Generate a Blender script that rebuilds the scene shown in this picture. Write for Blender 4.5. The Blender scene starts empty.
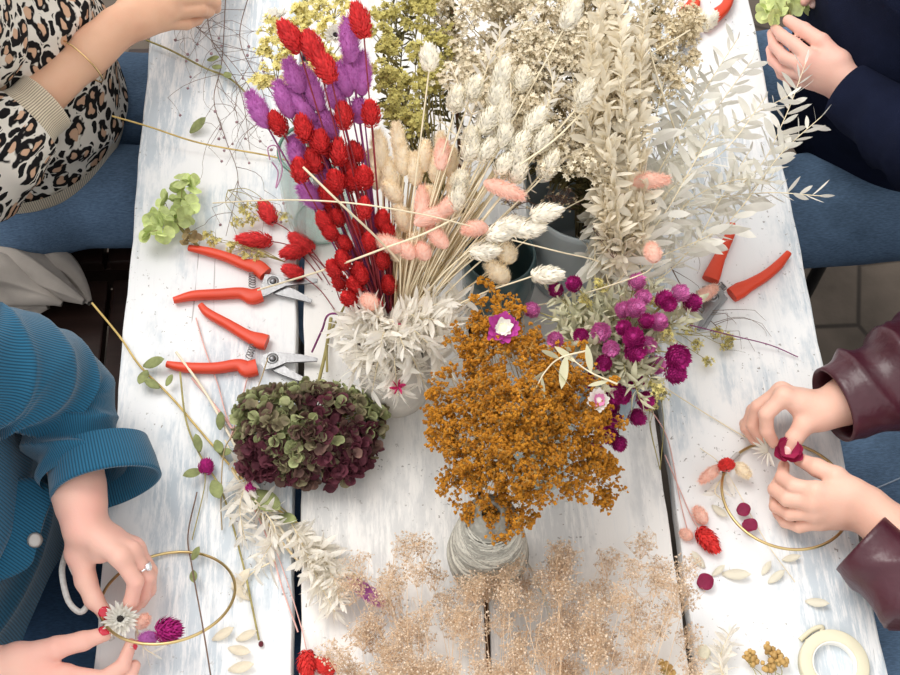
import bpy, math, random
import numpy as np
from mathutils import Vector, Matrix

random.seed(7)
RNG = np.random.default_rng(7)
SC = bpy.context.scene
COL = SC.collection

# ------------------------------------------------------------------ camera, sky, light, exposure
TT = 0.75                                   # table top height
FPX = 1250.0                                # focal length in pixels of a 900 px wide frame
def _cam_axes():
    d = FPX * FPX / 2350.0
    y = np.array([-116.0, 2350.0, -FPX]); y /= np.linalg.norm(y)
    z = np.array([0.0, d, FPX]); z -= (z @ y) * y; z /= np.linalg.norm(z)
    return np.array([np.cross(y, z), y, z])  # rows: world axes seen in the camera's frame
RC = _cam_axes()
def _ray(px, py):
    return RC @ np.array([px - 450.0, 337.5 - py, -FPX])
def _flat(px, py):
    d = _ray(px, py); return d / -d[2]
CH = 0.88 / (_flat(818, 335)[0] - _flat(118, 390)[0])   # camera height above the table top (table is 0.88 m wide)
XL = _flat(118, 390)[0] * CH                            # long table edges
XR = XL + 0.88
def P(px, py, h=0.0):
    """the point of the place seen at a pixel of the photograph, h metres above the table top"""
    d = _flat(px, py) * (CH - h)
    return np.array([d[0], d[1], TT + h])

def proj(p):
    q = RC @ (np.asarray(p, float) - [0, 0, TT + CH]); return 450 + FPX * q[0] / -q[2], 337.5 - FPX * q[1] / -q[2]
def nearest(p, marks):
    """take the landmark closest to a point out of the list and name it"""
    x, y = proj(p); i = min(range(len(marks)), key=lambda k: math.hypot(marks[k][1] - x, marks[k][2] - y)); return marks.pop(i)[0]
cd = bpy.data.cameras.new('camera')
cam = bpy.data.objects.new('camera', cd); COL.objects.link(cam)
cd.sensor_width = 36.0; cd.lens = FPX / 900.0 * 36.0; cd.clip_start = 0.05
cam.matrix_world = Matrix([list(RC[0]) + [0], list(RC[1]) + [0], list(RC[2]) + [TT + CH], [0, 0, 0, 1]])
SC.camera = cam

w = bpy.data.worlds.new('sky'); SC.world = w; w.use_nodes = True
nt = w.node_tree; bg = nt.nodes['Background']
tc = nt.nodes.new('ShaderNodeTexCoord'); sep = nt.nodes.new('ShaderNodeSeparateXYZ'); cr = nt.nodes.new('ShaderNodeValToRGB')
nt.links.new(tc.outputs['Generated'], sep.inputs[0]); nt.links.new(sep.outputs['Z'], cr.inputs[0]); nt.links.new(cr.outputs[0], bg.inputs[0])
cr.color_ramp.elements[0].position = 0.0; cr.color_ramp.elements[0].color = (0.62, 0.61, 0.60, 1)
cr.color_ramp.elements[1].position = 0.6; cr.color_ramp.elements[1].color = (1.0, 0.985, 0.965, 1)
bg.inputs[1].default_value = 1.0
sd = bpy.data.lights.new('sun', 'SUN'); sd.energy = 1.5; sd.angle = math.radians(35); sd.color = (1, 0.97, 0.93)
sun = bpy.data.objects.new('sun', sd); COL.objects.link(sun)
sun.rotation_euler = Vector((0.42, -0.45, -1.0)).to_track_quat('-Z', 'Y').to_euler()
vs = SC.view_settings; vs.view_transform = 'Standard'; vs.look = 'None'; vs.gamma = 1; vs.use_curve_mapping = False
vs.exposure = 0.46
SC.cycles.max_bounces = 9; SC.cycles.diffuse_bounces = 7; SC.cycles.transparent_max_bounces = 16

# ------------------------------------------------------------------ helpers
def nrm(v):
    v = np.asarray(v, float); return v / (np.linalg.norm(v, axis=-1, keepdims=True) + 1e-12)
def origin_of(o):
    p = np.zeros(3)
    while o is not None:
        p += np.array(o.location); o = o.parent
    return p
class MB:
    def __init__(s): s.V = []; s.T = []; s.n = 0; s.C = []; s.U = []; s.hasuv = False
    def add(s, V, F, col=(1, 1, 1), mi=0, uv=None):
        V = np.asarray(V, float).reshape(-1, 3); F = np.asarray(F, int)
        s.V.append(V); s.T.append((F + s.n, mi)); s.n += len(V)
        c = np.asarray(col, float)
        s.C.append(np.broadcast_to(c, (len(V), 3)) if c.ndim == 1 else c)
        if uv is not None: s.hasuv = True
        s.U.append(np.zeros((len(V), 2)) if uv is None else np.asarray(uv, float))
        return s
    def inst(s, tmpl, M, pos, cols=None, mi=0):
        """tmpl: (V, F[, col]); M: Nx3x3; pos: Nx3; one copy each"""
        V, F = tmpl[0], np.asarray(tmpl[1], int)
        tc_ = tmpl[2] if len(tmpl) > 2 else np.ones((len(V), 3))
        N = len(pos)
        if N == 0: return s
        W = np.einsum('nij,vj->nvi', M, V) + np.asarray(pos)[:, None, :]
        FF = F[None] + (np.arange(N) * len(V))[:, None, None]
        c = np.broadcast_to(tc_[None], (N, len(V), 3))
        if cols is not None: c = c * np.asarray(cols)[:, None, :]
        return s.add(W.reshape(-1, 3), FF.reshape(-1, F.shape[1]), c.reshape(-1, 3), mi)
    def build(s, name, mats, parent=None, smooth=True, origin=None):
        V = np.concatenate(s.V)
        if parent is not None: org = origin_of(parent)
        elif origin is not None: org = np.asarray(origin, float)
        else:
            org = (V.min(0) + V.max(0)) / 2; org[2] = V[:, 2].min()
        me = bpy.data.meshes.new(name)
        me.vertices.add(len(V)); me.vertices.foreach_set('co', (V - org).astype(np.float32).ravel())
        loops = np.concatenate([t[0].ravel() for t in s.T])
        tot = np.concatenate([np.full(len(t[0]), t[0].shape[1]) for t in s.T])
        mis = np.concatenate([np.full(len(t[0]), t[1]) for t in s.T])
        st = np.concatenate([[0], np.cumsum(tot)[:-1]])
        me.loops.add(len(loops)); me.loops.foreach_set('vertex_index', loops.astype(np.int32))
        me.polygons.add(len(tot)); me.polygons.foreach_set('loop_start', st.astype(np.int32)); me.polygons.foreach_set('loop_total', tot.astype(np.int32))
        me.polygons.foreach_set('material_index', mis.astype(np.int32))
        me.polygons.foreach_set('use_smooth', np.full(len(tot), smooth))
        me.update(calc_edges=True)
        a = me.color_attributes.new('col', 'FLOAT_COLOR', 'POINT')
        c = np.concatenate(s.C); a.data.foreach_set('color', np.hstack([c, np.ones((len(c), 1))]).astype(np.float32).ravel())
        if s.hasuv:
            uvl = me.uv_layers.new(name='uv'); U = np.concatenate(s.U)[loops]
            uvl.data.foreach_set('uv', U.astype(np.float32).ravel())
        for m in (mats if isinstance(mats, (list, tuple)) else [mats]): me.materials.append(m)
        o = bpy.data.objects.new(name, me); COL.objects.link(o)
        if parent is not None: o.parent = parent
        else: o.location = org
        return o
def tag(o, label, cat, group=None):
    o['label'] = label; o['category'] = cat
    if group: o['group'] = group
    return o
def thing(name, label, cat, loc, group=None):
    o = bpy.data.objects.new(name, None); COL.objects.link(o); o.location = [float(x) for x in loc]
    o.empty_display_size = 0.02
    return tag(o, label, cat, group)
ORD = 'first second third fourth fifth sixth seventh eighth ninth tenth eleventh twelfth thirteenth fourteenth fifteenth sixteenth seventeenth eighteenth nineteenth twentieth'.split()
ORD += ['twenty-' + a for a in ORD[:9]] + ['thirtieth'] + ['thirty-' + a for a in ORD[:9]] + ['fortieth'] + ['forty-' + a for a in ORD[:9]]

def _node(m, t, **kw):
    n = m.node_tree.nodes.new(t)
    for k, v in kw.items(): setattr(n, k, v)
    return n
def mat(name, col, rough=0.7, var=0.12, scale=30.0, bump=0.0, bscale=150.0, transl=0.0, attr=False, metal=0.0, spec=0.25, sss=0.0, stretch=None, col2=None):
    m = bpy.data.materials.new(name); m.use_nodes = True; T = m.node_tree; L = T.links
    b = T.nodes['Principled BSDF']; b.inputs['Roughness'].default_value = rough; b.inputs['Metallic'].default_value = metal
    b.inputs['Specular IOR Level'].default_value = spec
    if sss: b.inputs['Subsurface Weight'].default_value = sss; b.inputs['Subsurface Radius'].default_value = (0.012, 0.004, 0.002); b.inputs['Subsurface Scale'].default_value = 0.6
    tcn = _node(m, 'ShaderNodeTexCoord'); mp = _node(m, 'ShaderNodeMapping'); L.new(tcn.outputs['Object'], mp.inputs[0])
    if stretch: mp.inputs['Scale'].default_value = stretch
    nz = _node(m, 'ShaderNodeTexNoise'); nz.inputs['Scale'].default_value = scale; nz.inputs['Detail'].default_value = 4
    L.new(mp.outputs[0], nz.inputs['Vector'])
    c = np.array(col); c2 = np.array(col2) if col2 is not None else c * (1 - 1.5 * var)
    rp = _node(m, 'ShaderNodeValToRGB'); rp.color_ramp.elements[0].position = 0.3; rp.color_ramp.elements[1].position = 0.7
    rp.color_ramp.elements[0].color = (*np.clip(c2, 0, 1), 1); rp.color_ramp.elements[1].color = (*np.clip(c * (1 + var * .5), 0, 1), 1)
    L.new(nz.outputs[0], rp.inputs[0]); out = rp.outputs[0]
    if attr:
        at = _node(m, 'ShaderNodeAttribute', attribute_name='col'); mx = _node(m, 'ShaderNodeMix', data_type='RGBA', blend_type='MULTIPLY')
        mx.inputs[0].default_value = 1.0; L.new(out, mx.inputs[6]); L.new(at.outputs[0], mx.inputs[7]); out = mx.outputs[2]
    L.new(out, b.inputs['Base Color'])
    if bump:
        nb = _node(m, 'ShaderNodeTexNoise'); nb.inputs['Scale'].default_value = bscale; L.new(mp.outputs[0], nb.inputs['Vector'])
        bp = _node(m, 'ShaderNodeBump'); bp.inputs['Strength'].default_value = bump; bp.inputs['Distance'].default_value = 0.002
        L.new(nb.outputs[0], bp.inputs['Height']); L.new(bp.outputs[0], b.inputs['Normal'])
    if transl:
        tr = _node(m, 'ShaderNodeBsdfTranslucent'); L.new(out, tr.inputs[0]); ms = _node(m, 'ShaderNodeMixShader'); ms.inputs[0].default_value = transl
        L.new(b.outputs[0], ms.inputs[1]); L.new(tr.outputs[0], ms.inputs[2]); L.new(ms.outputs[0], T.nodes['Material Output'].inputs[0])
    return m
def frames(D, roll=None):
    """Nx3x3 matrices whose z column is D"""
    D = nrm(np.atleast_2d(D)); up = np.where(np.abs(D[:, 2:3]) > 0.95, [[1.0, 0, 0]], [[0, 0, 1.0]])
    X = nrm(np.cross(up, D)); Y = np.cross(D, X)
    if roll is not None:
        c, s_ = np.cos(roll)[:, None], np.sin(roll)[:, None]; X, Y = X * c + Y * s_, -X * s_ + Y * c
    return np.stack([X, Y, D], axis=2)
def spline(pts, n=8):
    pts = np.asarray(pts, float)
    if len(pts) == 2: return pts[0] + (pts[1] - pts[0]) * np.linspace(0, 1, n + 1)[:, None]
    Q = np.vstack([2 * pts[0] - pts[1], pts, 2 * pts[-1] - pts[-2]]); out = []
    for i in range(1, len(Q) - 2):
        t = np.linspace(0, 1, n, endpoint=False)[:, None]; a, b, c, d = Q[i - 1:i + 3]
        out.append(0.5 * (2 * b + (c - a) * t + (2 * a - 5 * b + 4 * c - d) * t ** 2 + (3 * b - a - 3 * c + d) * t ** 3))
    return np.vstack(out + [pts[-1:]])
def sweep(path, rad, n=8, cap=True, ell=None):
    """tube along a path with a parallel-transported frame; rad per point; returns V, F, UV"""
    path = np.asarray(path, float); m = len(path); rad = np.broadcast_to(np.asarray(rad, float), (m,))
    T = nrm(np.gradient(path, axis=0)); N = np.zeros_like(T)
    a = np.array([0, 0, 1.0]) if abs(T[0][2]) < 0.9 else np.array([1.0, 0, 0])
    N[0] = nrm(a - (a @ T[0]) * T[0])
    for i in range(1, m): v = N[i - 1] - (N[i - 1] @ T[i]) * T[i]; N[i] = nrm(v)
    B = np.cross(T, N); th = np.linspace(0, 2 * np.pi, n, endpoint=False)
    e = 1.0 if ell is None else ell
    V = path[:, None, :] + rad[:, None, None] * (np.cos(th)[None, :, None] * N[:, None, :] + e * np.sin(th)[None, :, None] * B[:, None, :])
    i, j = np.meshgrid(np.arange(m - 1), np.arange(n), indexing='ij'); k = (j + 1) % n
    F = np.stack([i * n + j, i * n + k, (i + 1) * n + k, (i + 1) * n + j], -1).reshape(-1, 4)
    return V.reshape(-1, 3), F
def tube(mb, pts, r, n=6, seg=6, col=(1, 1, 1), mi=0, taper=None, ell=None):
    path = spline(pts, seg); m = len(path)
    rad = np.linspace(r, r if taper is None else taper, m) if np.isscalar(r) else np.interp(np.linspace(0, 1, m), np.linspace(0, 1, len(r)), r)
    V, F = sweep(path, rad, n, ell=ell); mb.add(V, F, col, mi)
    for e, q in ((0, V[:n]), (1, V[-n:])):
        c = q.mean(0); k = np.arange(n); mb.add(np.vstack([q, c]), np.stack([k, (k + 1) % n, np.full(n, n)], 1), col, mi)
    return mb
def segs(mb, A, B, ra, rb, col=(1, 1, 1), mi=0, n=3):
    A = np.asarray(A, float); B = np.asarray(B, float)
    if len(A) == 0: return
    M = frames(B - A); th = np.arange(n) * 2 * np.pi / n; c = np.stack([np.cos(th), np.sin(th), 0 * th], 1)
    off = np.einsum('nij,vj->nvi', M, c); V = np.concatenate([A[:, None] + off * ra, B[:, None] + off * rb], 1)
    j = np.arange(n); F = np.stack([j, (j + 1) % n, (j + 1) % n + n, j + n], 1)
    FF = F[None] + (np.arange(len(A)) * 2 * n)[:, None, None]
    mb.add(V.reshape(-1, 3), FF.reshape(-1, 4), col, mi)
def bentsegs(mb, A, B, ra, rb, amp=0.15, col=(1, 1, 1), mi=0, n=3, k=4):
    """many slightly curved thin stems"""
    A = np.asarray(A, float); B = np.asarray(B, float)
    L = np.linalg.norm(B - A, axis=1, keepdims=True); o = RNG.normal(size=A.shape) * L * amp * 0.5
    o[:, 2] = np.abs(o[:, 2])
    prev = A
    for i in range(1, k + 1):
        t = i / k; q = A + (B - A) * t + o * math.sin(math.pi * t)
        segs(mb, prev, q, ra + (rb - ra) * (i - 1) / k, ra + (rb - ra) * t, col, mi, n); prev = q
def ico(sub=1):
    import bmesh
    bm = bmesh.new(); bmesh.ops.create_icosphere(bm, subdivisions=sub, radius=1.0)
    V = np.array([v.co[:] for v in bm.verts]); F = np.array([[v.index for v in f.verts] for f in bm.faces]); bm.free(); return V, F
ICO1, ICO2, ICO3 = ico(1), ico(2), ico(3)
OCT = (np.array([[1, 0, 0], [-1, 0, 0], [0, 1, 0], [0, -1, 0], [0, 0, 1], [0, 0, -1.0]]),
       np.array([[0, 2, 4], [2, 1, 4], [1, 3, 4], [3, 0, 4], [2, 0, 5], [1, 2, 5], [3, 1, 5], [0, 3, 5]]))
def lathe(mb, prof, c, n=40, axis=None, col=(1, 1, 1), mi=0):
    prof = np.asarray(prof, float); th = np.linspace(0, 2 * np.pi, n, endpoint=False); m = len(prof)
    V = np.stack([prof[:, 0:1] * np.cos(th), prof[:, 0:1] * np.sin(th), np.repeat(prof[:, 1:2], n, 1)], -1).reshape(-1, 3)
    if axis is not None: V = V @ frames(axis)[0].T
    i, j = np.meshgrid(np.arange(m - 1), np.arange(n), indexing='ij'); k = (j + 1) % n
    mb.add(V + np.asarray(c), np.stack([i * n + j, i * n + k, (i + 1) * n + k, (i + 1) * n + j], -1).reshape(-1, 4), col, mi)
def box(mb, lo, hi, col=(1, 1, 1), mi=0):
    lo, hi = np.asarray(lo, float), np.asarray(hi, float)
    V = np.array([[(lo, hi)[(i >> k) & 1][k] for k in range(3)] for i in range(8)])
    mb.add(V, [[0, 2, 3, 1], [4, 5, 7, 6], [0, 1, 5, 4], [2, 6, 7, 3], [0, 4, 6, 2], [1, 3, 7, 5]], col, mi)
def bevel(o, wd=0.003, seg=2):
    b = o.modifiers.new('bevel', 'BEVEL'); b.width = wd; b.segments = seg; b.limit_method = 'ANGLE'

# ------------------------------------------------------------------ smooth bodies: signed distance field, sparse surface nets
def smin(a, b, k):
    h = np.maximum(k - np.abs(a - b), 0) / k; return np.minimum(a, b) - h * h * k * 0.25
def f_caps(caps, k):
    caps = [(np.asarray(a, float), np.asarray(b, float), ra, rb) for a, b, ra, rb in caps]
    def f(p):
        d = None
        for a, b, ra, rb in caps:
            ab = b - a; t = np.clip(((p - a) @ ab) / (ab @ ab + 1e-12), 0, 1)
            q = np.linalg.norm(p - a - t[:, None] * ab, axis=1) - (ra + (rb - ra) * t)
            d = q if d is None else smin(d, q, k)
        return d
    f.box = (np.min([np.minimum(c[0], c[1]) - max(c[2], c[3]) for c in caps], 0), np.max([np.maximum(c[0], c[1]) + max(c[2], c[3]) for c in caps], 0))
    return f
def f_ell(c, r, M=None):
    c, r = np.asarray(c, float), np.asarray(r, float); M = np.eye(3) if M is None else M
    def f(p):
        q = (p - c) @ M; a = np.linalg.norm(q / r, axis=1); b = np.linalg.norm(q / (r * r), axis=1); return a * (a - 1) / np.maximum(b, 1e-9)
    R_ = max(r); f.box = (c - R_, c + R_); return f
def f_join(fs, k):
    lo = np.min([g.box[0] for g in fs], 0); hi = np.max([g.box[1] for g in fs], 0)
    def f(p):
        d = None
        for g in fs:
            # far from a group its box distance is close enough
            bd = np.linalg.norm(np.maximum(np.maximum(g.box[0] - p, p - g.box[1]), 0), axis=1)
            q = bd + 0.03; near = bd < 0.06
            if near.any(): q = q.copy(); q[near] = g(p[near])
            d = q if d is None else smin(d, q, k)
        return d
    f.box = (lo, hi); return f
def surface(f, h):
    lo, hi = f.box[0] - 3 * h, f.box[1] + 3 * h
    lv = 4; s = 2 ** lv
    n = np.ceil((hi - lo) / (h * s)).astype(int)
    C = np.stack(np.meshgrid(*[np.arange(k) for k in n], indexing='ij'), -1).reshape(-1, 3) * s
    while True:
        d = f(lo + (C + s / 2) * h); C = C[np.abs(d) < s * h * 0.95 + 0.25 * h]
        if s == 1: break
        s //= 2; o = np.stack(np.meshgrid([0, s], [0, s], [0, s], indexing='ij'), -1).reshape(-1, 3)
        C = (C[:, None] + o[None]).reshape(-1, 3)
    K = 1 << 20
    key = lambda c: (c[..., 0] * K + c[..., 1]) * K + c[..., 2]
    o8 = np.array([[i, j, k] for i in (0, 1) for j in (0, 1) for k in (0, 1)])
    cor = C[:, None] + o8[None]; uk, inv = np.unique(key(cor), return_inverse=True); inv = inv.reshape(-1, 8)
    uc = np.stack([uk // (K * K), (uk // K) % K, uk % K], 1); dv = f(lo + uc * h); D = dv[inv]
    act = (D.min(1) < 0) & (D.max(1) >= 0); C, D = C[act], D[act]
    acc = np.zeros((len(C), 3)); cnt = np.zeros(len(C))
    for a in range(8):
        for ax, st in ((0, 4), (1, 2), (2, 1)):
            if a & st: continue
            b = a | st; m = (D[:, a] < 0) != (D[:, b] < 0); t = D[m, a] / (D[m, a] - D[m, b])
            q = o8[a] + np.zeros((m.sum(), 3)); q[:, ax] += t; acc[m] += q; cnt[m] += 1
    V = lo + (C + acc / cnt[:, None]) * h
    e = h * 0.3                                    # pull the vertices onto the surface
    g = np.stack([f(V + e * np.eye(3)[i]) - f(V - e * np.eye(3)[i]) for i in range(3)], 1) / (2 * e)
    V = V - np.clip(f(V), -h * .5, h * .5)[:, None] * g / np.maximum((g * g).sum(1, keepdims=True), 0.2)
    ck = key(C); order = np.argsort(ck); sk = ck[order]
    def look(c):
        kk = key(c); i = np.searchsorted(sk, kk); i = np.minimum(i, len(sk) - 1); ok = sk[i] == kk; return np.where(ok, order[i], -1)
    F = []
    for ax, st in ((0, 4), (1, 2), (2, 1)):
        m = np.nonzero((D[:, 0] < 0) != (D[:, st] < 0))[0]; b, c = (ax + 1) % 3, (ax + 2) % 3
        eb, ec = np.zeros(3, int), np.zeros(3, int); eb[b] = 1; ec[c] = 1
        q = np.stack([m, look(C[m] - eb), look(C[m] - eb - ec), look(C[m] - ec)], 1)
        flip = D[m, 0] >= 0; q[flip] = q[flip][:, ::-1]; F.append(q[(q >= 0).all(1)])
    return V, np.concatenate(F)
# ------------------------------------------------------------------ setting and table
def floor_mat():
    m = mat('paving', (0.10, 0.080, 0.064), rough=0.9, var=0.25, scale=9, bump=0.5, bscale=60)
    T = m.node_tree; L = T.links; b = T.nodes['Principled BSDF']; src = b.inputs['Base Color'].links[0].from_socket
    tcn = _node(m, 'ShaderNodeTexCoord'); v = _node(m, 'ShaderNodeTexVoronoi', feature='DISTANCE_TO_EDGE'); v.inputs['Scale'].default_value = 5.5
    L.new(tcn.outputs['Object'], v.inputs['Vector']); r = _node(m, 'ShaderNodeMapRange'); r.inputs[1].default_value = 0.01; r.inputs[2].default_value = 0.035
    L.new(v.outputs['Distance'], r.inputs[0]); mx = _node(m, 'ShaderNodeMix', data_type='RGBA'); mx.inputs[6].default_value = (0.03, 0.024, 0.02, 1)
    L.new(r.outputs[0], mx.inputs[0]); L.new(src, mx.inputs[7]); L.new(mx.outputs[2], b.inputs['Base Color']); return m
mb = MB(); box(mb, (-3, -1.5, -0.05), (3, 4, 0)); fl = mb.build('floor', floor_mat()); fl['kind'] = 'structure'

def plank_mat(name, ca, cb, wornc):
    m = bpy.data.materials.new(name); m.use_nodes = True; T = m.node_tree; L = T.links; b = T.nodes['Principled BSDF']
    b.inputs['Roughness'].default_value = 0.62; b.inputs['Specular IOR Level'].default_value = 0.22
    tcn = _node(m, 'ShaderNodeTexCoord'); g = _node(m, 'ShaderNodeNewGeometry')
    def noise(scale, sv, det=5, rough=.55, dist=0):
        mp = _node(m, 'ShaderNodeMapping'); mp.inputs['Scale'].default_value = sv; L.new(g.outputs['Position'], mp.inputs[0])
        n = _node(m, 'ShaderNodeTexNoise'); n.inputs['Scale'].default_value = scale; n.inputs['Detail'].default_value = det; n.inputs['Roughness'].default_value = rough
        n.inputs['Distortion'].default_value = dist; L.new(mp.outputs[0], n.inputs['Vector']); return n.outputs[0]
    def ramp(s, a, b_):
        r = _node(m, 'ShaderNodeMapRange'); r.inputs[1].default_value = a; r.inputs[2].default_value = b_; L.new(s, r.inputs[0]); return r.outputs[0]
    def mixc(fac, a, b_, mul=1.0):
        if mul != 1.0:
            k = _node(m, 'ShaderNodeMath', operation='MULTIPLY'); k.inputs[1].default_value = mul; L.new(fac, k.inputs[0]); fac = k.outputs[0]
        x = _node(m, 'ShaderNodeMix', data_type='RGBA'); L.new(fac, x.inputs[0])
        for i, v in ((6, a), (7, b_)):
            if isinstance(v, tuple): x.inputs[i].default_value = (*v, 1)
            else: L.new(v, x.inputs[i])
        return x.outputs[2]
    def mul(a, b_):
        k = _node(m, 'ShaderNodeMath', operation='MULTIPLY'); L.new(a, k.inputs[0]); L.new(b_, k.inputs[1]); return k.outputs[0]
    c = mixc(ramp(noise(4, (1, 1, 1)), .35, .65), ca, cb)
    worn = mul(ramp(noise(6, (1.3, .55, 1), 6, .65), .47, .56), ramp(noise(70, (1.6, .2, 1), 5, .75), .40, .54))
    c = mixc(worn, c, wornc, .95)                       # thin blue-grey where the paint has worn
    grain = ramp(noise(120, (1, .05, 1), 5, .7, .4), .56, .72)
    c = mixc(mul(grain, ramp(noise(5, (1, .7, 1)), .4, .6)), c, (0.6, 0.63, 0.66), .45)
    crack = mul(ramp(noise(130, (1, .05, 1), 3, .5, .6), .70, .72), ramp(noise(23, (1, .3, 1)), .56, .62))
    c = mixc(crack, c, (0.36, 0.36, 0.36), .8)
    speck = mul(ramp(noise(190, (1, 1, 1), 2), .67, .71), ramp(noise(9, (1, 1, 1)), .46, .56))
    c = mixc(speck, c, (0.28, 0.26, 0.24), .9)
    L.new(c, b.inputs['Base Color'])
    bp = _node(m, 'ShaderNodeBump'); bp.inputs['Strength'].default_value = 0.35; bp.inputs['Distance'].default_value = 0.0015
    L.new(noise(70, (1, .08, 1), 6, .6, .5), bp.inputs['Height']); L.new(bp.outputs[0], b.inputs['Normal']); return m
PLANK = plank_mat('cool_white_plank', (0.77, 0.785, 0.80), (0.82, 0.82, 0.815), (0.50, 0.56, 0.61)); PLANKC = plank_mat('warm_white_plank', (0.75, 0.735, 0.71), (0.80, 0.785, 0.76), (0.58, 0.58, 0.575)); DARKWOOD = mat('dark_wood', (0.035, 0.017, 0.013), rough=0.45, var=0.25, scale=12, stretch=(1, 6, 1), bump=.2)  # centre planks get a warmer, slightly darker white than the outer ones
table = thing('trestle_table', 'long white painted plank table with worn blue-grey patches', 'table', (0.06, 0.8, 0))
G1 = P(300, 330)[0]; GM = P(488, 625)[0]; G2 = P(661, 430)[0]
for a, b in ((XL, G1 - .005), (G1 + .005, GM - .003), (GM + .003, G2 - .005), (G2 + .005, XR)):
    mb = MB(); nY = 60; ys = np.linspace(0.12, 1.72, nY)
    # slightly uneven edges of hand-sawn boards
    ea = a + 0.0010 * np.sin(ys * 23 + a * 50) + 0.0006 * np.sin(ys * 71 + a); eb = b + 0.0010 * np.sin(ys * 19 + b * 70) + 0.0006 * np.sin(ys * 67 + b)
    V = np.concatenate([np.stack([e, ys, np.full(nY, z)], 1) for z in (TT, TT - .03) for e in (ea, eb)])
    i = np.arange(nY - 1); q = lambda p, r: np.stack([p * nY + i, p * nY + i + 1, r * nY + i + 1, r * nY + i], 1)
    F = np.concatenate([q(1, 0), q(0, 2), q(2, 3), q(3, 1)]); mb.add(V, F)
    mb.add(V[[0, nY, 3 * nY, 2 * nY]], [[0, 1, 2, 3]]); mb.add(V[[nY - 1, 2 * nY - 1, 4 * nY - 1, 3 * nY - 1]], [[3, 2, 1, 0]])
    o = mb.build('plank', PLANKC if a > XL + .1 and b < XR - .1 else PLANK, table, smooth=False); bevel(o, .0025, 2)
rust = mat('rusty_strip', (0.26, 0.12, 0.06), rough=.9, var=.4, scale=120)
mb = MB(); box(mb, (GM - .012, .14, TT - .034), (GM + .012, 1.70, TT - .030)); mb.build('joint_strip', rust, table)
for y in (0.24, 0.95, 1.6):
    mb = MB(); box(mb, (XL + .05, y - .03, TT - .08), (XR - .05, y + .03, TT - .034)); mb.build('cross_beam', DARKWOOD, table, False)
for y in (0.24, 1.6):
    for x in (XL + .12, XR - .12):
        mb = MB(); box(mb, (x - .03, y - .03, 0), (x + .03, y + .03, TT - .08)); mb.build('leg', DARKWOOD, table, False)

def bench(x0, x1, y0, y1, label, zt=0.45):
    t = thing('wooden_bench', label, 'bench', ((x0 + x1) / 2, (y0 + y1) / 2, 0))
    n = 3; wd = (x1 - x0) / n
    for k in range(n):
        mb = MB(); box(mb, (x0 + k * wd + .004, y0, zt - .025), (x0 + (k + 1) * wd - .004, y1, zt)); bevel(mb.build('seat_board', DARKWOOD, t, False))
    for y in (y0 + .02, y1 - .02):
        mb = MB(); box(mb, (x0, y - .018, zt - .085), (x1, y + .018, zt - .026)); bevel(mb.build('rail', DARKWOOD, t, False))
        for x in (x0 + .04, x1 - .04):
            mb = MB(); box(mb, (x - .02, y - .02, 0), (x + .02, y + .02, zt - .076)); mb.build('leg', DARKWOOD, t, False)
bench(-.83, -.34, 1.06, 1.50, 'dark brown wooden bench under the person in the leopard sweater')
bench(-.83, -.33, 0.36, 1.04, 'dark wooden bench under the person in the teal jacket', 0.43)
BLACK = mat('black_metal', (0.012, 0.012, 0.013), rough=.35, var=.1)
def chair(x, y, label):
    t = thing('metal_chair', label, 'chair', (x, y, 0))
    mb = MB(); box(mb, (x - .2, y - .2, .425), (x + .2, y + .2, .455)); bevel(mb.build('seat', BLACK, t, False), .01, 3)
    for sx in (-1, 1):
        for sy in (-1, 1):
            mb = MB(); tube(mb, [(x + sx * .17, y + sy * .17, .425), (x + sx * .20, y + sy * .21, .006)], .011, 10); mb.build('leg', BLACK, t)
    mb = MB(); box(mb, (x + .17, y - .19, .62), (x + .195, y + .19, .85)); bevel(mb.build('backrest', BLACK, t, False), .008)
    for sy in (-1, 1):
        mb = MB(); tube(mb, [(x + .18, y + sy * .16, .44), (x + .185, y + sy * .16, .7)], .01, 8); mb.build('back_post', BLACK, t)
chair(.84, 1.235, 'black metal chair with thin legs under the person in navy')
chair(.93, .5, 'black metal chair under the person in the burgundy jacket')

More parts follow.
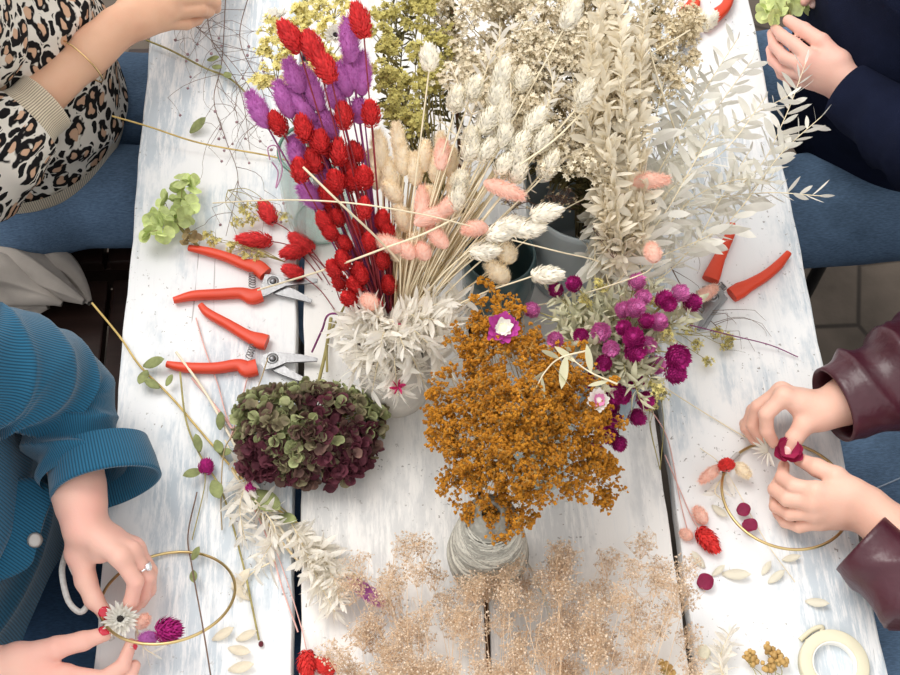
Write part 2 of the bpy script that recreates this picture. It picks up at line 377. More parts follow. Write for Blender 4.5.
# ------------------------------------------------------------------ people
SKIN = mat('skin', (0.72, 0.45, 0.355), rough=.5, var=.06, scale=14, bump=.12, bscale=420, sss=.12, spec=.35, col2=(0.74, 0.42, 0.32))
SKIN2 = mat('rosy_skin', (0.73, 0.445, 0.36), rough=.5, var=.06, scale=16, bump=.12, bscale=420, sss=.12, spec=.35, col2=(0.76, 0.40, 0.33))
SKINP = mat('tan_skin', (0.74, 0.46, 0.31), rough=.5, var=.06, scale=14, bump=.12, bscale=420, sss=.12, spec=.35, col2=(0.68, 0.38, 0.25))
RED_NAIL = mat('red_nail_polish', (0.55, 0.012, 0.04), rough=.18, var=0, spec=.6)
PINK_NAIL = mat('bare_nail', (0.86, 0.60, 0.54), rough=.3, var=0, spec=.5)
def denim(name, c):
    m = mat(name, c, rough=.85, var=.28, scale=7, bump=.4, bscale=900, spec=.1)
    T = m.node_tree; L = T.links; b = T.nodes['Principled BSDF']; src = b.inputs['Base Color'].links[0].from_socket
    tcn = _node(m, 'ShaderNodeTexCoord'); n = _node(m, 'ShaderNodeTexNoise'); n.inputs['Scale'].default_value = 600; mp = _node(m, 'ShaderNodeMapping'); mp.inputs['Scale'].default_value = (.25, 1.2, 1)
    L.new(tcn.outputs['Object'], mp.inputs[0]); L.new(mp.outputs[0], n.inputs['Vector']); x = _node(m, 'ShaderNodeMix', data_type='RGBA', blend_type='MULTIPLY')
    r = _node(m, 'ShaderNodeMapRange'); r.inputs[1].default_value = .3; r.inputs[2].default_value = .7; r.inputs[3].default_value = .75; r.inputs[4].default_value = 1.2
    L.new(n.outputs[0], r.inputs[0]); x.inputs[0].default_value = 1; L.new(src, x.inputs[6]); L.new(r.outputs[0], x.inputs[7]); L.new(x.outputs[2], b.inputs['Base Color']); return m
JEANS = denim('blue_denim', (0.145, 0.235, 0.37)); DARKJ = denim('dark_denim', (0.022, 0.05, 0.10))
THREAD = mat('pale_thread', (0.35, 0.42, 0.52), var=0)

def uvmat(name, build):
    m = bpy.data.materials.new(name); m.use_nodes = True; T = m.node_tree; b = T.nodes['Principled BSDF']
    uv = _node(m, 'ShaderNodeUVMap', uv_map='uv'); build(m, T, b, uv.outputs[0]); return m
def b_cord(c, pitch=.0032):
    def f(m, T, b, uv):
        L = T.links; b.inputs['Roughness'].default_value = .85; b.inputs['Specular IOR Level'].default_value = .1
        b.inputs['Sheen Weight'].default_value = .25; b.inputs['Sheen Roughness'].default_value = .5
        s = _node(m, 'ShaderNodeSeparateXYZ'); L.new(uv, s.inputs[0]); k = _node(m, 'ShaderNodeMath', operation='MULTIPLY'); k.inputs[1].default_value = 2 * math.pi / pitch
        L.new(s.outputs['X'], k.inputs[0]); q = _node(m, 'ShaderNodeMath', operation='SINE'); L.new(k.outputs[0], q.inputs[0])
        r = _node(m, 'ShaderNodeMapRange'); r.inputs[1].default_value = -1; r.inputs[2].default_value = .4; L.new(q.outputs[0], r.inputs[0])
        x = _node(m, 'ShaderNodeMix', data_type='RGBA'); L.new(r.outputs[0], x.inputs[0]); x.inputs[6].default_value = (*(np.array(c) * .42), 1); x.inputs[7].default_value = (*c, 1)
        L.new(x.outputs[2], b.inputs['Base Color']); bp = _node(m, 'ShaderNodeBump'); bp.inputs['Strength'].default_value = .5; bp.inputs['Distance'].default_value = .001
        L.new(r.outputs[0], bp.inputs['Height']); L.new(bp.outputs[0], b.inputs['Normal'])
    return f
CORD = uvmat('teal_corduroy', b_cord((0.018, 0.115, 0.21)))
KNITCUFF = uvmat('cream_rib_knit', b_cord((0.72, 0.62, 0.47), .0034))
def b_leo(m, T, b, uv):
    L = T.links; b.inputs['Roughness'].default_value = .9; b.inputs['Specular IOR Level'].default_value = .08
    def noise(sc_, det=3):
        n = _node(m, 'ShaderNodeTexNoise'); n.inputs['Scale'].default_value = sc_; n.inputs['Detail'].default_value = det; L.new(uv, n.inputs['Vector']); return n
    nz = noise(45, 2); sub = _node(m, 'ShaderNodeVectorMath', operation='SUBTRACT'); sub.inputs[1].default_value = (.5, .5, .5); L.new(nz.outputs['Color'], sub.inputs[0])
    sc_ = _node(m, 'ShaderNodeVectorMath', operation='SCALE'); sc_.inputs['Scale'].default_value = .022; L.new(sub.outputs[0], sc_.inputs[0])
    ad = _node(m, 'ShaderNodeVectorMath', operation='ADD'); L.new(uv, ad.inputs[0]); L.new(sc_.outputs[0], ad.inputs[1])
    def vor(s, off, sv):
        mp = _node(m, 'ShaderNodeMapping'); mp.inputs['Scale'].default_value = sv; mp.inputs['Location'].default_value = (off, off, 0); L.new(ad.outputs[0], mp.inputs[0])
        v = _node(m, 'ShaderNodeTexVoronoi', voronoi_dimensions='2D'); v.inputs['Scale'].default_value = s; v.inputs['Randomness'].default_value = .75; L.new(mp.outputs[0], v.inputs['Vector']); return v
    v = vor(38, 0, (1, .66, 1)); D = v.outputs['Distance']
    def step(s, a, e=.03):
        r = _node(m, 'ShaderNodeMapRange'); r.inputs[1].default_value = a; r.inputs[2].default_value = a + e; L.new(s, r.inputs[0]); return r.outputs[0]
    def mth(op, a, c):
        k = _node(m, 'ShaderNodeMath', operation=op)
        for i, z in ((0, a), (1, c)):
            if isinstance(z, float): k.inputs[i].default_value = z
            else: L.new(z, k.inputs[i])
        return k.outputs[0]
    ring = mth('SUBTRACT', step(D, .17), step(D, .41))            # rosette ring
    gap = step(noise(60, 1).outputs[0], .37, .05)                 # broken here and there
    small = mth('LESS_THAN', vor(62, 3.3, (1, .7, 1)).outputs['Distance'], .30)
    outside = step(D, .50)
    small = mth('MULTIPLY', small, outside)
    blk = mth('MAXIMUM', mth('MULTIPLY', ring, gap), small)
    x = _node(m, 'ShaderNodeMix', data_type='RGBA'); L.new(step(D, .21), x.inputs[0]); x.inputs[6].default_value = (.62, .40, .27, 1); x.inputs[7].default_value = (.74, .70, .63, 1)
    y = _node(m, 'ShaderNodeMix', data_type='RGBA'); L.new(blk, y.inputs[0]); L.new(x.outputs[2], y.inputs[6]); y.inputs[7].default_value = (.014, .013, .014, 1)
    L.new(y.outputs[2], b.inputs['Base Color'])
    kn = _node(m, 'ShaderNodeTexNoise'); kn.inputs['Scale'].default_value = 900; L.new(uv, kn.inputs['Vector']); bp = _node(m, 'ShaderNodeBump'); bp.inputs['Strength'].default_value = .5; bp.inputs['Distance'].default_value = .001
    L.new(kn.outputs[0], bp.inputs['Height']); L.new(bp.outputs[0], b.inputs['Normal'])
LEO = uvmat('leopard_knit', b_leo)
LEATHER = mat('burgundy_leather', (0.062, 0.012, 0.022), rough=.36, var=.25, scale=10, bump=.45, bscale=90, spec=.5)
NAVY = mat('navy_knit', (0.008, 0.011, 0.028), rough=.9, var=.2, scale=20, bump=.5, bscale=800, spec=.08)
HAIR = mat('brown_hair', (0.07, 0.035, 0.02), rough=.5, var=.4, scale=20, stretch=(8, 8, 1), bump=.6)
LINEN = mat('grey_beige_linen', (0.48, 0.43, 0.385), rough=.95, var=.14, scale=20, bump=.4, bscale=900, spec=.05)

def wrinkle(V, amp, s, seed=0):
    r = np.random.default_rng(seed); o = np.zeros(len(V))
    for k in range(6):
        d = nrm(r.normal(size=3)); f_ = s * (0.6 + 1.6 * r.random()); o += np.sin(V @ d * f_ + r.random() * 6.28 + 1.3 * np.sin(V @ nrm(r.normal(size=3)) * f_ * .6)) / 6
    return amp * o
def cloth_tube(mb, pts, rad, n=72, m=60, ell=1.0, fold=None, a0=0.0, lip=True, mi=0, twist=0.0, ref=None):
    """garment tube with metric uv (u round, v along); fold(theta, v, t) pushes the cloth outwards"""
    path0 = spline(pts, 10); L = np.concatenate([[0], np.cumsum(np.linalg.norm(np.diff(path0, axis=0), axis=1))])
    s = np.linspace(0, L[-1], m); path = np.stack([np.interp(s, L, path0[:, k]) for k in range(3)], 1)
    for _ in range(3): path[1:-1] = (path[:-2] + 2 * path[1:-1] + path[2:]) / 4
    r = np.interp(np.linspace(0, 1, m), np.linspace(0, 1, len(rad)), rad)
    T = nrm(np.gradient(path, axis=0)); N = np.zeros_like(T); a = np.array([0, 0, 1.0]) if abs(T[0][2]) < 0.85 else np.array([1.0, 0, 0])
    if ref is not None: a = np.asarray(ref, float)
    N[0] = nrm(a - (a @ T[0]) * T[0])
    for i in range(1, m): N[i] = nrm(N[i - 1] - (N[i - 1] @ T[i]) * T[i])
    B = np.cross(T, N); th = np.linspace(0, 2 * np.pi, n + 1) + a0; rm = float(np.mean(rad))
    R_ = r[:, None] + (fold(th[None, :], s[:, None], s[:, None] / s[-1]) if fold else 0)
    rows = [path[:, None] + R_[..., None] * (np.cos(th)[None, :, None] * N[:, None] + ell * np.sin(th)[None, :, None] * B[:, None])]
    vv = list(s)
    V = rows[0]
    if lip:                                                       # turned-in hem
        e = V[-1]; c = path[-1]; i1 = c + (e - c) * .94; i2 = c + (e - c) * .90 - T[-1] * .012; i3 = c + (e - c) * .86 - T[-1] * .05
        V = np.concatenate([V, i1[None] + T[-1] * .001, i2[None], i3[None]]); vv += [s[-1] + .004, s[-1] + .016, s[-1] + .05]
    mm = len(V); U = np.stack([np.broadcast_to((th - a0) * rm * (1 + ell) / 2, (mm, n + 1)) + twist * np.array(vv)[:, None], np.broadcast_to(np.array(vv)[:, None], (mm, n + 1))], -1)
    i, j = np.meshgrid(np.arange(mm - 1), np.arange(n), indexing='ij'); w_ = n + 1
    mb.add(V.reshape(-1, 3), np.stack([i * w_ + j, i * w_ + j + 1, (i + 1) * w_ + j + 1, (i + 1) * w_ + j], -1).reshape(-1, 4), mi=mi, uv=U.reshape(-1, 2))
    return path, T
def folds(A, lam, seed=0, sharp=1.5, fade=(0, 0)):
    r = np.random.default_rng(seed); p = r.random(6) * 6.28
    def f(th, s, t):
        w1 = s / lam + .35 * np.sin(th + p[0]) + .18 * np.sin(2 * th + p[1]) + .1 * np.sin(s / lam * 1.7 + p[2])
        a = (1 - np.abs(np.sin(np.pi * w1))) ** sharp
        w2 = s / lam * .63 + .5 * np.sin(th + p[3]) + p[4]; b = (1 - np.abs(np.sin(np.pi * w2))) ** sharp
        k = 1.0
        if fade[0]: k = k * np.clip(t / fade[0], 0, 1)
        if fade[1]: k = k * np.clip((1 - t) / fade[1], 0, 1)
        return A * (a * (.65 + .35 * np.sin(th + p[5])) + .7 * b * (.6 + .4 * np.cos(th + p[2])) - .35) * k
    return f

def crop_at(x0, y0, k): return lambda x, y, h: P(x0 + x * k, y0 + y * k, h)
def hand(J, S, carp=.012, scale=1.0):
    """J: wrist and finger joints in space -> palm and five separate finger chains"""
    W = J['wrist']; F = [J[k] for k in ('index', 'middle', 'ring', 'pinky')]; th = J['thumb']
    lat = nrm(F[0][0] - F[3][0]); R_m = (.0098, .0098, .0092, .0085)
    palm = []; digits = []
    for k, f in enumerate(F):
        c = W + lat * carp * (1.0 - k * .62)
        palm.append((c, f[0], .0125 * scale, R_m[k] * 1.12 * scale))
        r = np.array([R_m[k], R_m[k] * .92, R_m[k] * .82, R_m[k] * .66]) * scale
        digits.append(f_caps([(f[0], f[1], r[0], r[1]), (f[1], f[2], r[1] * .97, r[2]), (f[2], f[3], r[2] * .98, r[3])], .0025))
    palm.append(((F[0][0] + W) / 2, (F[2][0] + W) / 2, .0115 * scale, .0115 * scale))
    tr = np.array([.0145, .0118, .0103, .0078]) * scale
    palm.append((W + lat * carp * .9, th[0], .0125 * scale, tr[0])); palm.append((th[0], (F[0][0] + th[0]) / 2, .012 * scale, .009 * scale))
    thumb = f_caps([(th[0], th[1], tr[0], tr[1]), (th[1], th[2], tr[1], tr[2]), (th[2], th[3], tr[2] * .98, tr[3])], .004)
    pf = f_caps(palm, .013 * scale)
    fing = f_join(digits, .0016); h1 = f_join([pf, fing], .006); return f_join([h1, thumb], .007)
def check_hand(nm, J):
    out = [nm]
    for k in ('index', 'middle', 'ring', 'pinky', 'thumb'):
        f = J[k]; out.append(k + ' ' + '/'.join('%.0f' % (1000 * np.linalg.norm(f[i + 1] - f[i])) for i in range(3)) + ' palm %.0f' % (1000 * np.linalg.norm(f[0] - J['wrist'])))
    print('HAND', ' | '.join(out))
def joints(C, **kw):
    J = {}
    for k, v in kw.items(): J[k] = C(*v) if k == 'wrist' else [C(*q) for q in v]
    return J
def nail(parent, dip, tip, r, up, m, ln=.0105, wd=.0095):
    ax = nrm(tip - dip); up = nrm(up - (up @ ax) * ax); sd = np.cross(ax, up); c = tip + ax * r * .15
    nu, nv = 9, 7; V = []
    for i in range(nu):
        for j in range(nv):
            a = (i / (nu - 1) - .5); t = (j / (nv - 1) - .5); wl = wd * math.sqrt(max(0.02, 1 - (2 * t) ** 4 * .9))
            x = a * wl; d = math.sqrt(max(r * r * 1.05 - x * x, 0)) + .0007 + (0.0006 if j > 4 else 0)
            V.append(c + ax * (t * ln) + sd * x + up * (d - r * .10 * (t > .25)))
    F = [[i * nv + j, i * nv + j + 1, (i + 1) * nv + j + 1, (i + 1) * nv + j] for i in range(nu - 1) for j in range(nv - 1)]
    mb = MB(); mb.add(np.array(V), F); o = mb.build('fingernail', m, parent)
    s_ = o.modifiers.new('thick', 'SOLIDIFY'); s_.thickness = .0008; s_.offset = 0; return o

def person(label, s, cx, cy, arms, skin, nails, hairc=HAIR, hvox=.0024, lean=0.05):
    """s=+1 faces +X. arms: list of (shoulder, elbow, J)"""
    root = thing('person', label, 'person', (cx, cy, 0)); X = np.array([s, 0, 0.0]); c = lambda f, y, z: np.array([cx + s * f, cy + y, z])
    neck = c(lean + .02, 0, 1.06); headc = c(lean + .06, 0, 1.235)
    core = f_caps([(c(0, -.06, .58), c(0, .06, .58), .08, .08), (c(0, 0, .6), c(lean * .5, 0, .8), .085, .08), (c(lean * .4, -.05, .91), c(lean * .4, .05, .91), .065, .065),
                   (c(lean, -.15, 1.01), c(lean, .15, 1.01), .045, .045), (neck - [0, 0, .04], headc - [0, 0, .05], .054, .05)], .05)
    skull = f_ell(headc + [0, 0, .02] - .012 * X, (.092, .074, .105)); jaw = f_ell(headc + [0, 0, -.045] + .03 * X, (.058, .052, .062))
    nose = f_caps([(headc + [0, 0, .012] + .083 * X, headc + [0, 0, -.028] + .098 * X, .007, .012)], .004)
    lips = f_caps([(headc + [0, -.016, -.058] + .082 * X, headc + [0, .016, -.058] + .082 * X, .007, .007)], .004)
    ears = [f_ell(headc + [0, q * .074, -.005] - .01 * X, (.018, .009, .03)) for q in (-1, 1)]
    hd = f_join([skull, jaw], .03); hd = f_join([hd, nose], .008); hd = f_join([hd, lips] + ears, .005)
    def eyes(f):
        def g(p):
            d = f(p)
            for q in (-1, 1): d = -smin(-d, np.linalg.norm(p - (headc + [0, q * .031, .012] + .094 * X), axis=1) - .017, .012)
            return d
        g.box = f.box; return g
    fs = [f_join([core, eyes(hd)], .02)]
    for sh, el, J, opt in arms:
        W = J['wrist']; ax = nrm(W - el); lat = nrm(J['index'][0] - J['pinky'][0]); sc_ = opt.get('scale', 1)
        fore = f_caps([(el, el + (W - el) * .35, .036, .036), (el + (W - el) * .35, W - ax * .03, .036, .0255), (W - ax * .045 - lat * .007, W + lat * -.009, .021, .0165 * sc_), (W - ax * .045 + lat * .007, W + lat * .009, .021, .0165 * sc_)], .02)
        upper = f_caps([(sh, el, .045, .036)], .01); h_ = hand(J, s, scale=sc_)
        fs.append(f_join([f_join([fore, upper], .02), h_], .013))
    body = fs[0]
    arms_f = f_join(fs[1:], .0015) if len(fs) > 2 else fs[1]
    full = f_join([body, arms_f], .02); V, F = surface(full, hvox)
    mb = MB(); mb.add(V, F); bo = mb.build('body', skin, root)
    # hair
    hf = f_join([f_ell(headc + [0, 0, .035] - .022 * X, (.098, .088, .105)), f_caps([(headc - .06 * X, headc - .08 * X - [0, 0, .16], .07, .05)], .02)], .03)
    mb = MB(); mb.add(*surface(hf, .007)); mb.build('hair', hairc, root)
    eb = MB()
    for q in (-1, 1):
        eb = MB(); eb.add(ICO2[0] * .0125 + headc + np.array([0, q * .031, .012]) + .074 * X, ICO2[1]); eb.build('eye', mat('eye_white', (.8, .78, .75), rough=.2, var=0) if 'eye_white' not in bpy.data.materials else bpy.data.materials['eye_white'], root)
    for (sh, el, J, opt) in arms:
        for fk, up in opt.get('nails', []):
            f_ = J[fk]; nail(root, f_[2], f_[3], {'thumb': .0082}.get(fk, .0068), np.asarray(up, float), nails, **({'ln': .014, 'wd': .0125} if fk == 'thumb' else {}))
    return root, c
def jeans(root, c, m, ys=(-.10, .10), zt=.535, knee=.44, hipz=.55, r=.082, name='jeans'):
    cs = []
    for y in ys:
        cs += [(c(0, y * .8, hipz), c(knee, y, zt), r * 1.08, r * .78), (c(knee, y, zt), c(knee - .02, y, .12), r * .74, r * .58)]
    cs += [(c(0, -.07, hipz), c(0, .07, hipz), .115, .115)]
    f0 = f_caps(cs, .03)
    def f(p): return f0(p) - wrinkle(p, .004, 38, 3)
    f.box = (f0.box[0] - .01, f0.box[1] + .01)
    V, F = surface(f, .0065); mb = MB(); mb.add(V, F); j = mb.build(name, m, root)
    for y in ys:
        g = f_caps([(c(knee - .03, y, .045), c(knee + .14, y * 1.1, .035), .042, .034)], .01)
        mb = MB(); mb.add(*surface(g, .006)); mb.build('shoe', BLACK, root)
    return j, f
def seam(root, f, a, b, n=40, m=THREAD, r=.0011, name='seam'):
    """a stitched line running over the cloth between two points"""
    p = np.linspace(a, b, n)
    for _ in range(12):
        e = .002; g = np.stack([f(p + e * np.eye(3)[i]) - f(p - e * np.eye(3)[i]) for i in range(3)], 1) / (2 * e); p = p - (f(p) - .0006)[:, None] * g
    mb = MB(); tube(mb, p, r, 5, 1); return mb.build(name, m, root)
def torso(parent, name, m, c, front, zs, rad, ell=1.5, fold=None, lip=True, twist=0.0):
    """front: forward offset of the section centre at every height (top to hem)"""
    mb = MB(); cloth_tube(mb, [c(f, 0, z) for f, z in zip(front, zs)], rad, n=120, m=70, ell=ell, fold=fold, a0=math.pi, lip=lip, twist=twist, ref=(1, 0, 0))
    yk = f_caps([(c(.045, -.15, 1.005), c(.045, .15, 1.005), .066, .066), (c(.03, -.10, .93), c(.03, .10, .93), .085, .085), (c(.045, 0, 1.0), c(.06, 0, 1.055), .075, .066)], .03)
    V, F = surface(yk, .008); mb.add(V, F, uv=np.stack([V[:, 1], V[:, 2] + .6 * V[:, 0]], 1))
    return mb.build(name, m, parent)

# --- person in the leopard sweater
C1 = crop_at(0, 0, .28153)
J = joints(C1, wrist=(402, 112, .095),
    index=[(590, -35, .105), (690, -62, .085), (745, -30, .07), (768, 8, .058)],
    middle=[(612, 0, .10), (725, -8, .078), (762, 8, .06), (768, 30, .045)],
    ring=[(606, 45, .09), (712, 35, .070), (742, 38, .052), (735, 50, .038)],
    pinky=[(580, 82, .08), (662, 84, .062), (700, 70, .048), (712, 62, .036)],
    thumb=[(470, 15, .10), (560, -75, .085), (650, -95, .07), (715, -50, .06)])
check_hand('p1', J)
J1b = joints(C1, wrist=(520, -330, .10),
    index=[(640, -200, .10), (725, -150, .085), (760, -90, .07), (770, -50, .06)], middle=[(665, -230, .095), (760, -190, .08), (800, -130, .062), (800, -80, .05)],
    ring=[(680, -260, .09), (780, -230, .07), (820, -180, .055), (820, -130, .045)], pinky=[(690, -290, .085), (780, -280, .065), (815, -240, .05), (820, -200, .04)],
    thumb=[(530, -250, .09), (590, -150, .08), (660, -90, .07), (720, -60, .062)])
root, c = person('person in a leopard print sweater and bangle reaching over the table', 1, -.605, 1.215,
    [(np.array([-.60, 1.01, 1.0]), P(-70, 195, .07), J, {'scale': 1.12}), (np.array([-.60, 1.32, 1.0]), P(-20, -110, .08), J1b, {})], SKINP, PINK_NAIL)
jn, jf = jeans(root, c, JEANS, ys=(-.108, .10))
sw = torso(root, 'sweater', LEO, c, (.05, .04, .035, .03, .02, .01), (1.04, .98, .85, .75, .69, .635), (.07, .105, .128, .140, .148, .150), ell=1.15, fold=folds(.010, .11, 5), twist=0)
mb = MB(); hem = c(.008, 0, .59)
cloth_tube(mb, [c(.012, 0, .65), c(.010, 0, .618)], (.152, .148), n=120, m=8, ell=1.15, a0=math.pi, ref=(1, 0, 0)); mb.build('hem', KNITCUFF, sw)
E1 = P(-70, 195, .07); cuffc = P(30, 116, .085); axf = nrm(J['wrist'] - E1); CT = cuffc
mb = MB(); cloth_tube(mb, [np.array([-.60, 1.0, 1.0]), P(-95, 165, .13), P(-62, 180, .07), CT - axf * .075, CT - axf * .01], (.085, .085, .088, .082, .056), n=80, m=70, fold=folds(.013, .05, 8, fade=(0, .12)), lip=False); mb.build('sleeve', LEO, sw)
mb = MB(); cloth_tube(mb, [CT - axf * .016, CT + axf * .006, CT + axf * .030], (.050, .042, .043), n=96, m=14, lip=True); mb.build('cuff', KNITCUFF, sw)
mb = MB(); cloth_tube(mb, [np.array([-.60, 1.33, 1.0]), P(-40, -110, .09), P(60, -150, .1)], (.08, .065, .045), n=60, m=40, fold=folds(.008, .05, 9)); mb.build('sleeve', LEO, sw)
# bangle
GOLD = mat('gold', (0.83, 0.60, 0.30), rough=.25, var=.05, metal=1.0); SILVER = mat('silver', (0.75, 0.75, 0.76), rough=.2, var=.05, metal=1.0)
bc = C1(285, 232, .075); bc = E1 + axf * ((bc - E1) @ axf)
def ring_path(c, ax, r1, r2, n=40, side=None, arc=1.0):
    M = frames(ax)[0]
    if side is not None: sx = nrm(side - (side @ nrm(ax)) * nrm(ax)); M = np.stack([sx, np.cross(nrm(ax), sx), nrm(ax)], 1)
    t = np.linspace(0, 2 * np.pi * arc, n); return c + (np.stack([r1 * np.cos(t), r2 * np.sin(t), 0 * t], 1)) @ M.T
latH = nrm(J['index'][0] - J['pinky'][0])
bg_ = thing('bangle', 'thin gold bangle on the wrist above the leopard sleeve', 'bracelet', bc)
mb = MB(); V, F = sweep(ring_path(bc, axf + .12 * latH, .038, .036, 60, latH), .0012, 8); mb.add(V, F); mb.build('band', GOLD, bg_)
mb = MB(); q = bc - latH * .030 + np.array([0, 0, .021]); mb.add(ICO2[0] * .0038 + q, ICO2[1]); mb.build('bead', GOLD, bg_)

# --- person in the teal corduroy jacket
C2 = crop_at(0, 495, .26667)
J2 = joints(C2, wrist=(318, 120, .085),
    index=[(448, 232, .098), (508, 325, .078), (492, 398, .062), (462, 440, .05)],
    middle=[(492, 212, .085), (552, 305, .062), (535, 372, .046), (508, 420, .036)],
    ring=[(510, 200, .066), (562, 285, .044), (560, 355, .028), (530, 405, .020)],
    pinky=[(505, 190, .046), (552, 262, .028), (552, 318, .018), (530, 362, .014)],
    thumb=[(300, 215, .070), (322, 322, .064), (352, 392, .058), (392, 440, .052)])
check_hand('p2a', J2)
J3 = joints(C2, wrist=(-70, 660, .05),
    index=[(245, 672, .052), (385, 690, .045), (460, 640, .040), (490, 560, .042)],
    middle=[(240, 720, .045), (400, 745, .035), (480, 700, .030), (505, 640, .030)],
    ring=[(225, 765, .038), (370, 800, .026), (450, 770, .022), (480, 715, .022)],
    pinky=[(195, 800, .032), (310, 840, .022), (380, 830, .02), (410, 790, .02)],
    thumb=[(70, 610, .058), (215, 572, .066), (310, 548, .060), (392, 522, .054)])
check_hand('p2b', J3)
S2 = np.array([-.60, .72, 1.0]); E2 = P(62, 388, .088)
root, c = person('person in a teal corduroy jacket tying a white flower to a hoop', 1, -.65, .55,
    [(S2, E2, J2, {'nails': [('thumb', (.15, -.2, 1))]}), (np.array([-.60, .42, 1.0]), P(-160, 655, .07), J3, {'nails': [('thumb', (0.1, 0.35, 1)), ('index', (1, .1, .2))]})], SKIN2, RED_NAIL)
jeans(root, c, DARKJ, ys=(-.10, .10), zt=.535)
jk = torso(root, 'jacket', CORD, c, (.05, .05, .045, .035, .03, .02), (1.05, .98, .85, .74, .65, .56), (.07, .12, .14, .145, .148, .15), ell=1.42, fold=folds(.010, .13, 12))
mb = MB(); up = P(20, 369, .165); cufA = P(90, 452, .085)
cloth_tube(mb, [S2 + [0, 0, .01], P(-45, 353, .21), up, P(66, 392, .10), P(76, 440, .085), P(84, 475, .083)], (.072, .076, .073, .062, .051, .048), n=96, m=130, fold=folds(.0125, .036, 21, sharp=1.3, fade=(0, .05)), lip=False); mb.build('sleeve', CORD, jk)
mb = MB(); cloth_tube(mb, [P(97, 450, .083), P(102, 474, .083), P(105, 488, .083)], (.050, .0535, .055), n=96, m=16, ell=1.12, fold=lambda t, s, q: .002 * np.sin(3 * t)); o = mb.build('turned_cuff', CORD, jk)
mb = MB(); cloth_tube(mb, [np.array([-.60, .40, 1.0]), P(-250, 600, .1), P(-160, 655, .07), P(-70, 665, .055), P(-30, 662, .05)], (.08, .07, .06, .05, .042), n=72, m=60, fold=folds(.008, .05, 4)); mb.build('sleeve', CORD, jk)
# front flap with a snap button
fp = [P(-60, 498, .075), P(32, 478, .075), P(54, 497, .07), P(38, 545, .06), P(22, 572, .05), P(-60, 600, .05)]
def panel(mb, pts, th=.004, uvs=1.0, bulge=.006, n=14):
    pts = [np.asarray(q, float) for q in pts]; a = spline([pts[0], pts[1], pts[2]], 12); b = spline([pts[5], pts[4], pts[3]], 12)
    V = []; U = []
    for i in range(n + 1):
        t = i / n; row = a * (1 - t) + b * t; row = row + np.array([0, 0, bulge * math.sin(math.pi * t)]); V.append(row); U.append(np.stack([row[:, 0] * .55 + row[:, 1] * .83, row[:, 1]], 1))
    k = len(a); V = np.concatenate(V); U = np.concatenate(U); i, j = np.meshgrid(np.arange(n), np.arange(k - 1), indexing='ij')
    mb.add(V, np.stack([i * k + j, (i + 1) * k + j, (i + 1) * k + j + 1, i * k + j + 1], -1).reshape(-1, 4), uv=U)
mb = MB(); panel(mb, fp); o = mb.build('front_flap', CORD, jk); s_ = o.modifiers.new('thick', 'SOLIDIFY'); s_.thickness = .004; s_.offset = 0
bt = P(35, 540, .0655); mb = MB(); lathe(mb, [(0, .0035), (.005, .0034), (.0078, .0026), (.0085, .001), (.0085, -.006)], bt, 28, axis=nrm(np.array([.35, -.25, 1]))); mb.build('snap_button', mat('worn_snap_metal', (.42, .40, .38), rough=.5, var=.1, metal=.8), jk)
# ring on the hand
RG = thing('ring', 'silver ring with a clear stone on the teal-jacket hand', 'ring', J2['middle'][1])
rc = (J2['middle'][0] * .35 + J2['middle'][1] * .65); ra = nrm(J2['middle'][1] - J2['middle'][0])
mb = MB(); V, F = sweep(ring_path(rc, ra, .0102, .0102, 30), .0011, 6); mb.add(V, F); mb.build('band', SILVER, RG)
st = nrm(np.array([.65, 0.0, .75]) - (np.array([.65, 0, .75]) @ ra) * ra)
mb = MB(); mb.add(ICO2[0] * [.0045, .0045, .003] @ frames(st)[0].T + rc + st * .0118, ICO2[1]); mb.build('stone', mat('clear_stone', (.8, .84, .88), rough=.08, var=0, metal=.6), RG)

# --- person in navy
C5 = crop_at(700, 0, .22222)
J4 = joints(C5, wrist=(655, 385, .075),
    index=[(500, 262, .095), (425, 200, .088), (368, 160, .074), (338, 125, .062)],
    middle=[(475, 300, .086), (385, 262, .070), (335, 205, .055), (322, 150, .045)],
    ring=[(478, 335, .074), (380, 318, .052), (328, 272, .038), (315, 222, .03)],
    pinky=[(500, 370, .060), (418, 365, .040), (368, 335, .028), (345, 295, .022)],
    thumb=[(625, 280, .095), (545, 190, .100), (465, 135, .092), (398, 92, .082)])
check_hand('p3', J4)
J4b = joints(C5, wrist=(880, -250, .11),
    index=[(650, -140, .11), (545, -80, .10), (500, -30, .09), (472, 8, .08)], middle=[(680, -110, .10), (590, -55, .09), (545, -15, .08), (512, 18, .072)],
    ring=[(710, -90, .09), (620, -55, .075), (575, -25, .065), (550, 0, .06)], pinky=[(740, -80, .08), (665, -50, .065), (625, -35, .055), (600, -15, .05)],
    thumb=[(760, -250, .10), (640, -220, .09), (560, -150, .085), (505, -80, .08)])
E3 = P(1010, 205, .09)
root, c = person('person in a navy sweater and blue jeans holding a green hydrangea head', -1, .75, 1.20,
    [(np.array([.78, 1.04, 1.0]), E3, J4, {}), (np.array([.78, 1.36, 1.0]), P(1050, -80, .1), J4b, {'nails': [('middle', (-.2, -.5, 1))]})], SKIN2, PINK_NAIL)
jn, jf = jeans(root, c, JEANS, ys=(-.185, .10), knee=.48, r=.088, zt=.55, hipz=.56)
nv = torso(root, 'sweater', NAVY, c, (.05, .05, .045, .035, .03, .02), (1.05, .98, .85, .74, .66, .60), (.07, .12, .142, .150, .155, .155), ell=1.25, fold=folds(.008, .12, 31))
ax4 = nrm(J4['wrist'] - E3); W4 = C5(650, 405, .078)
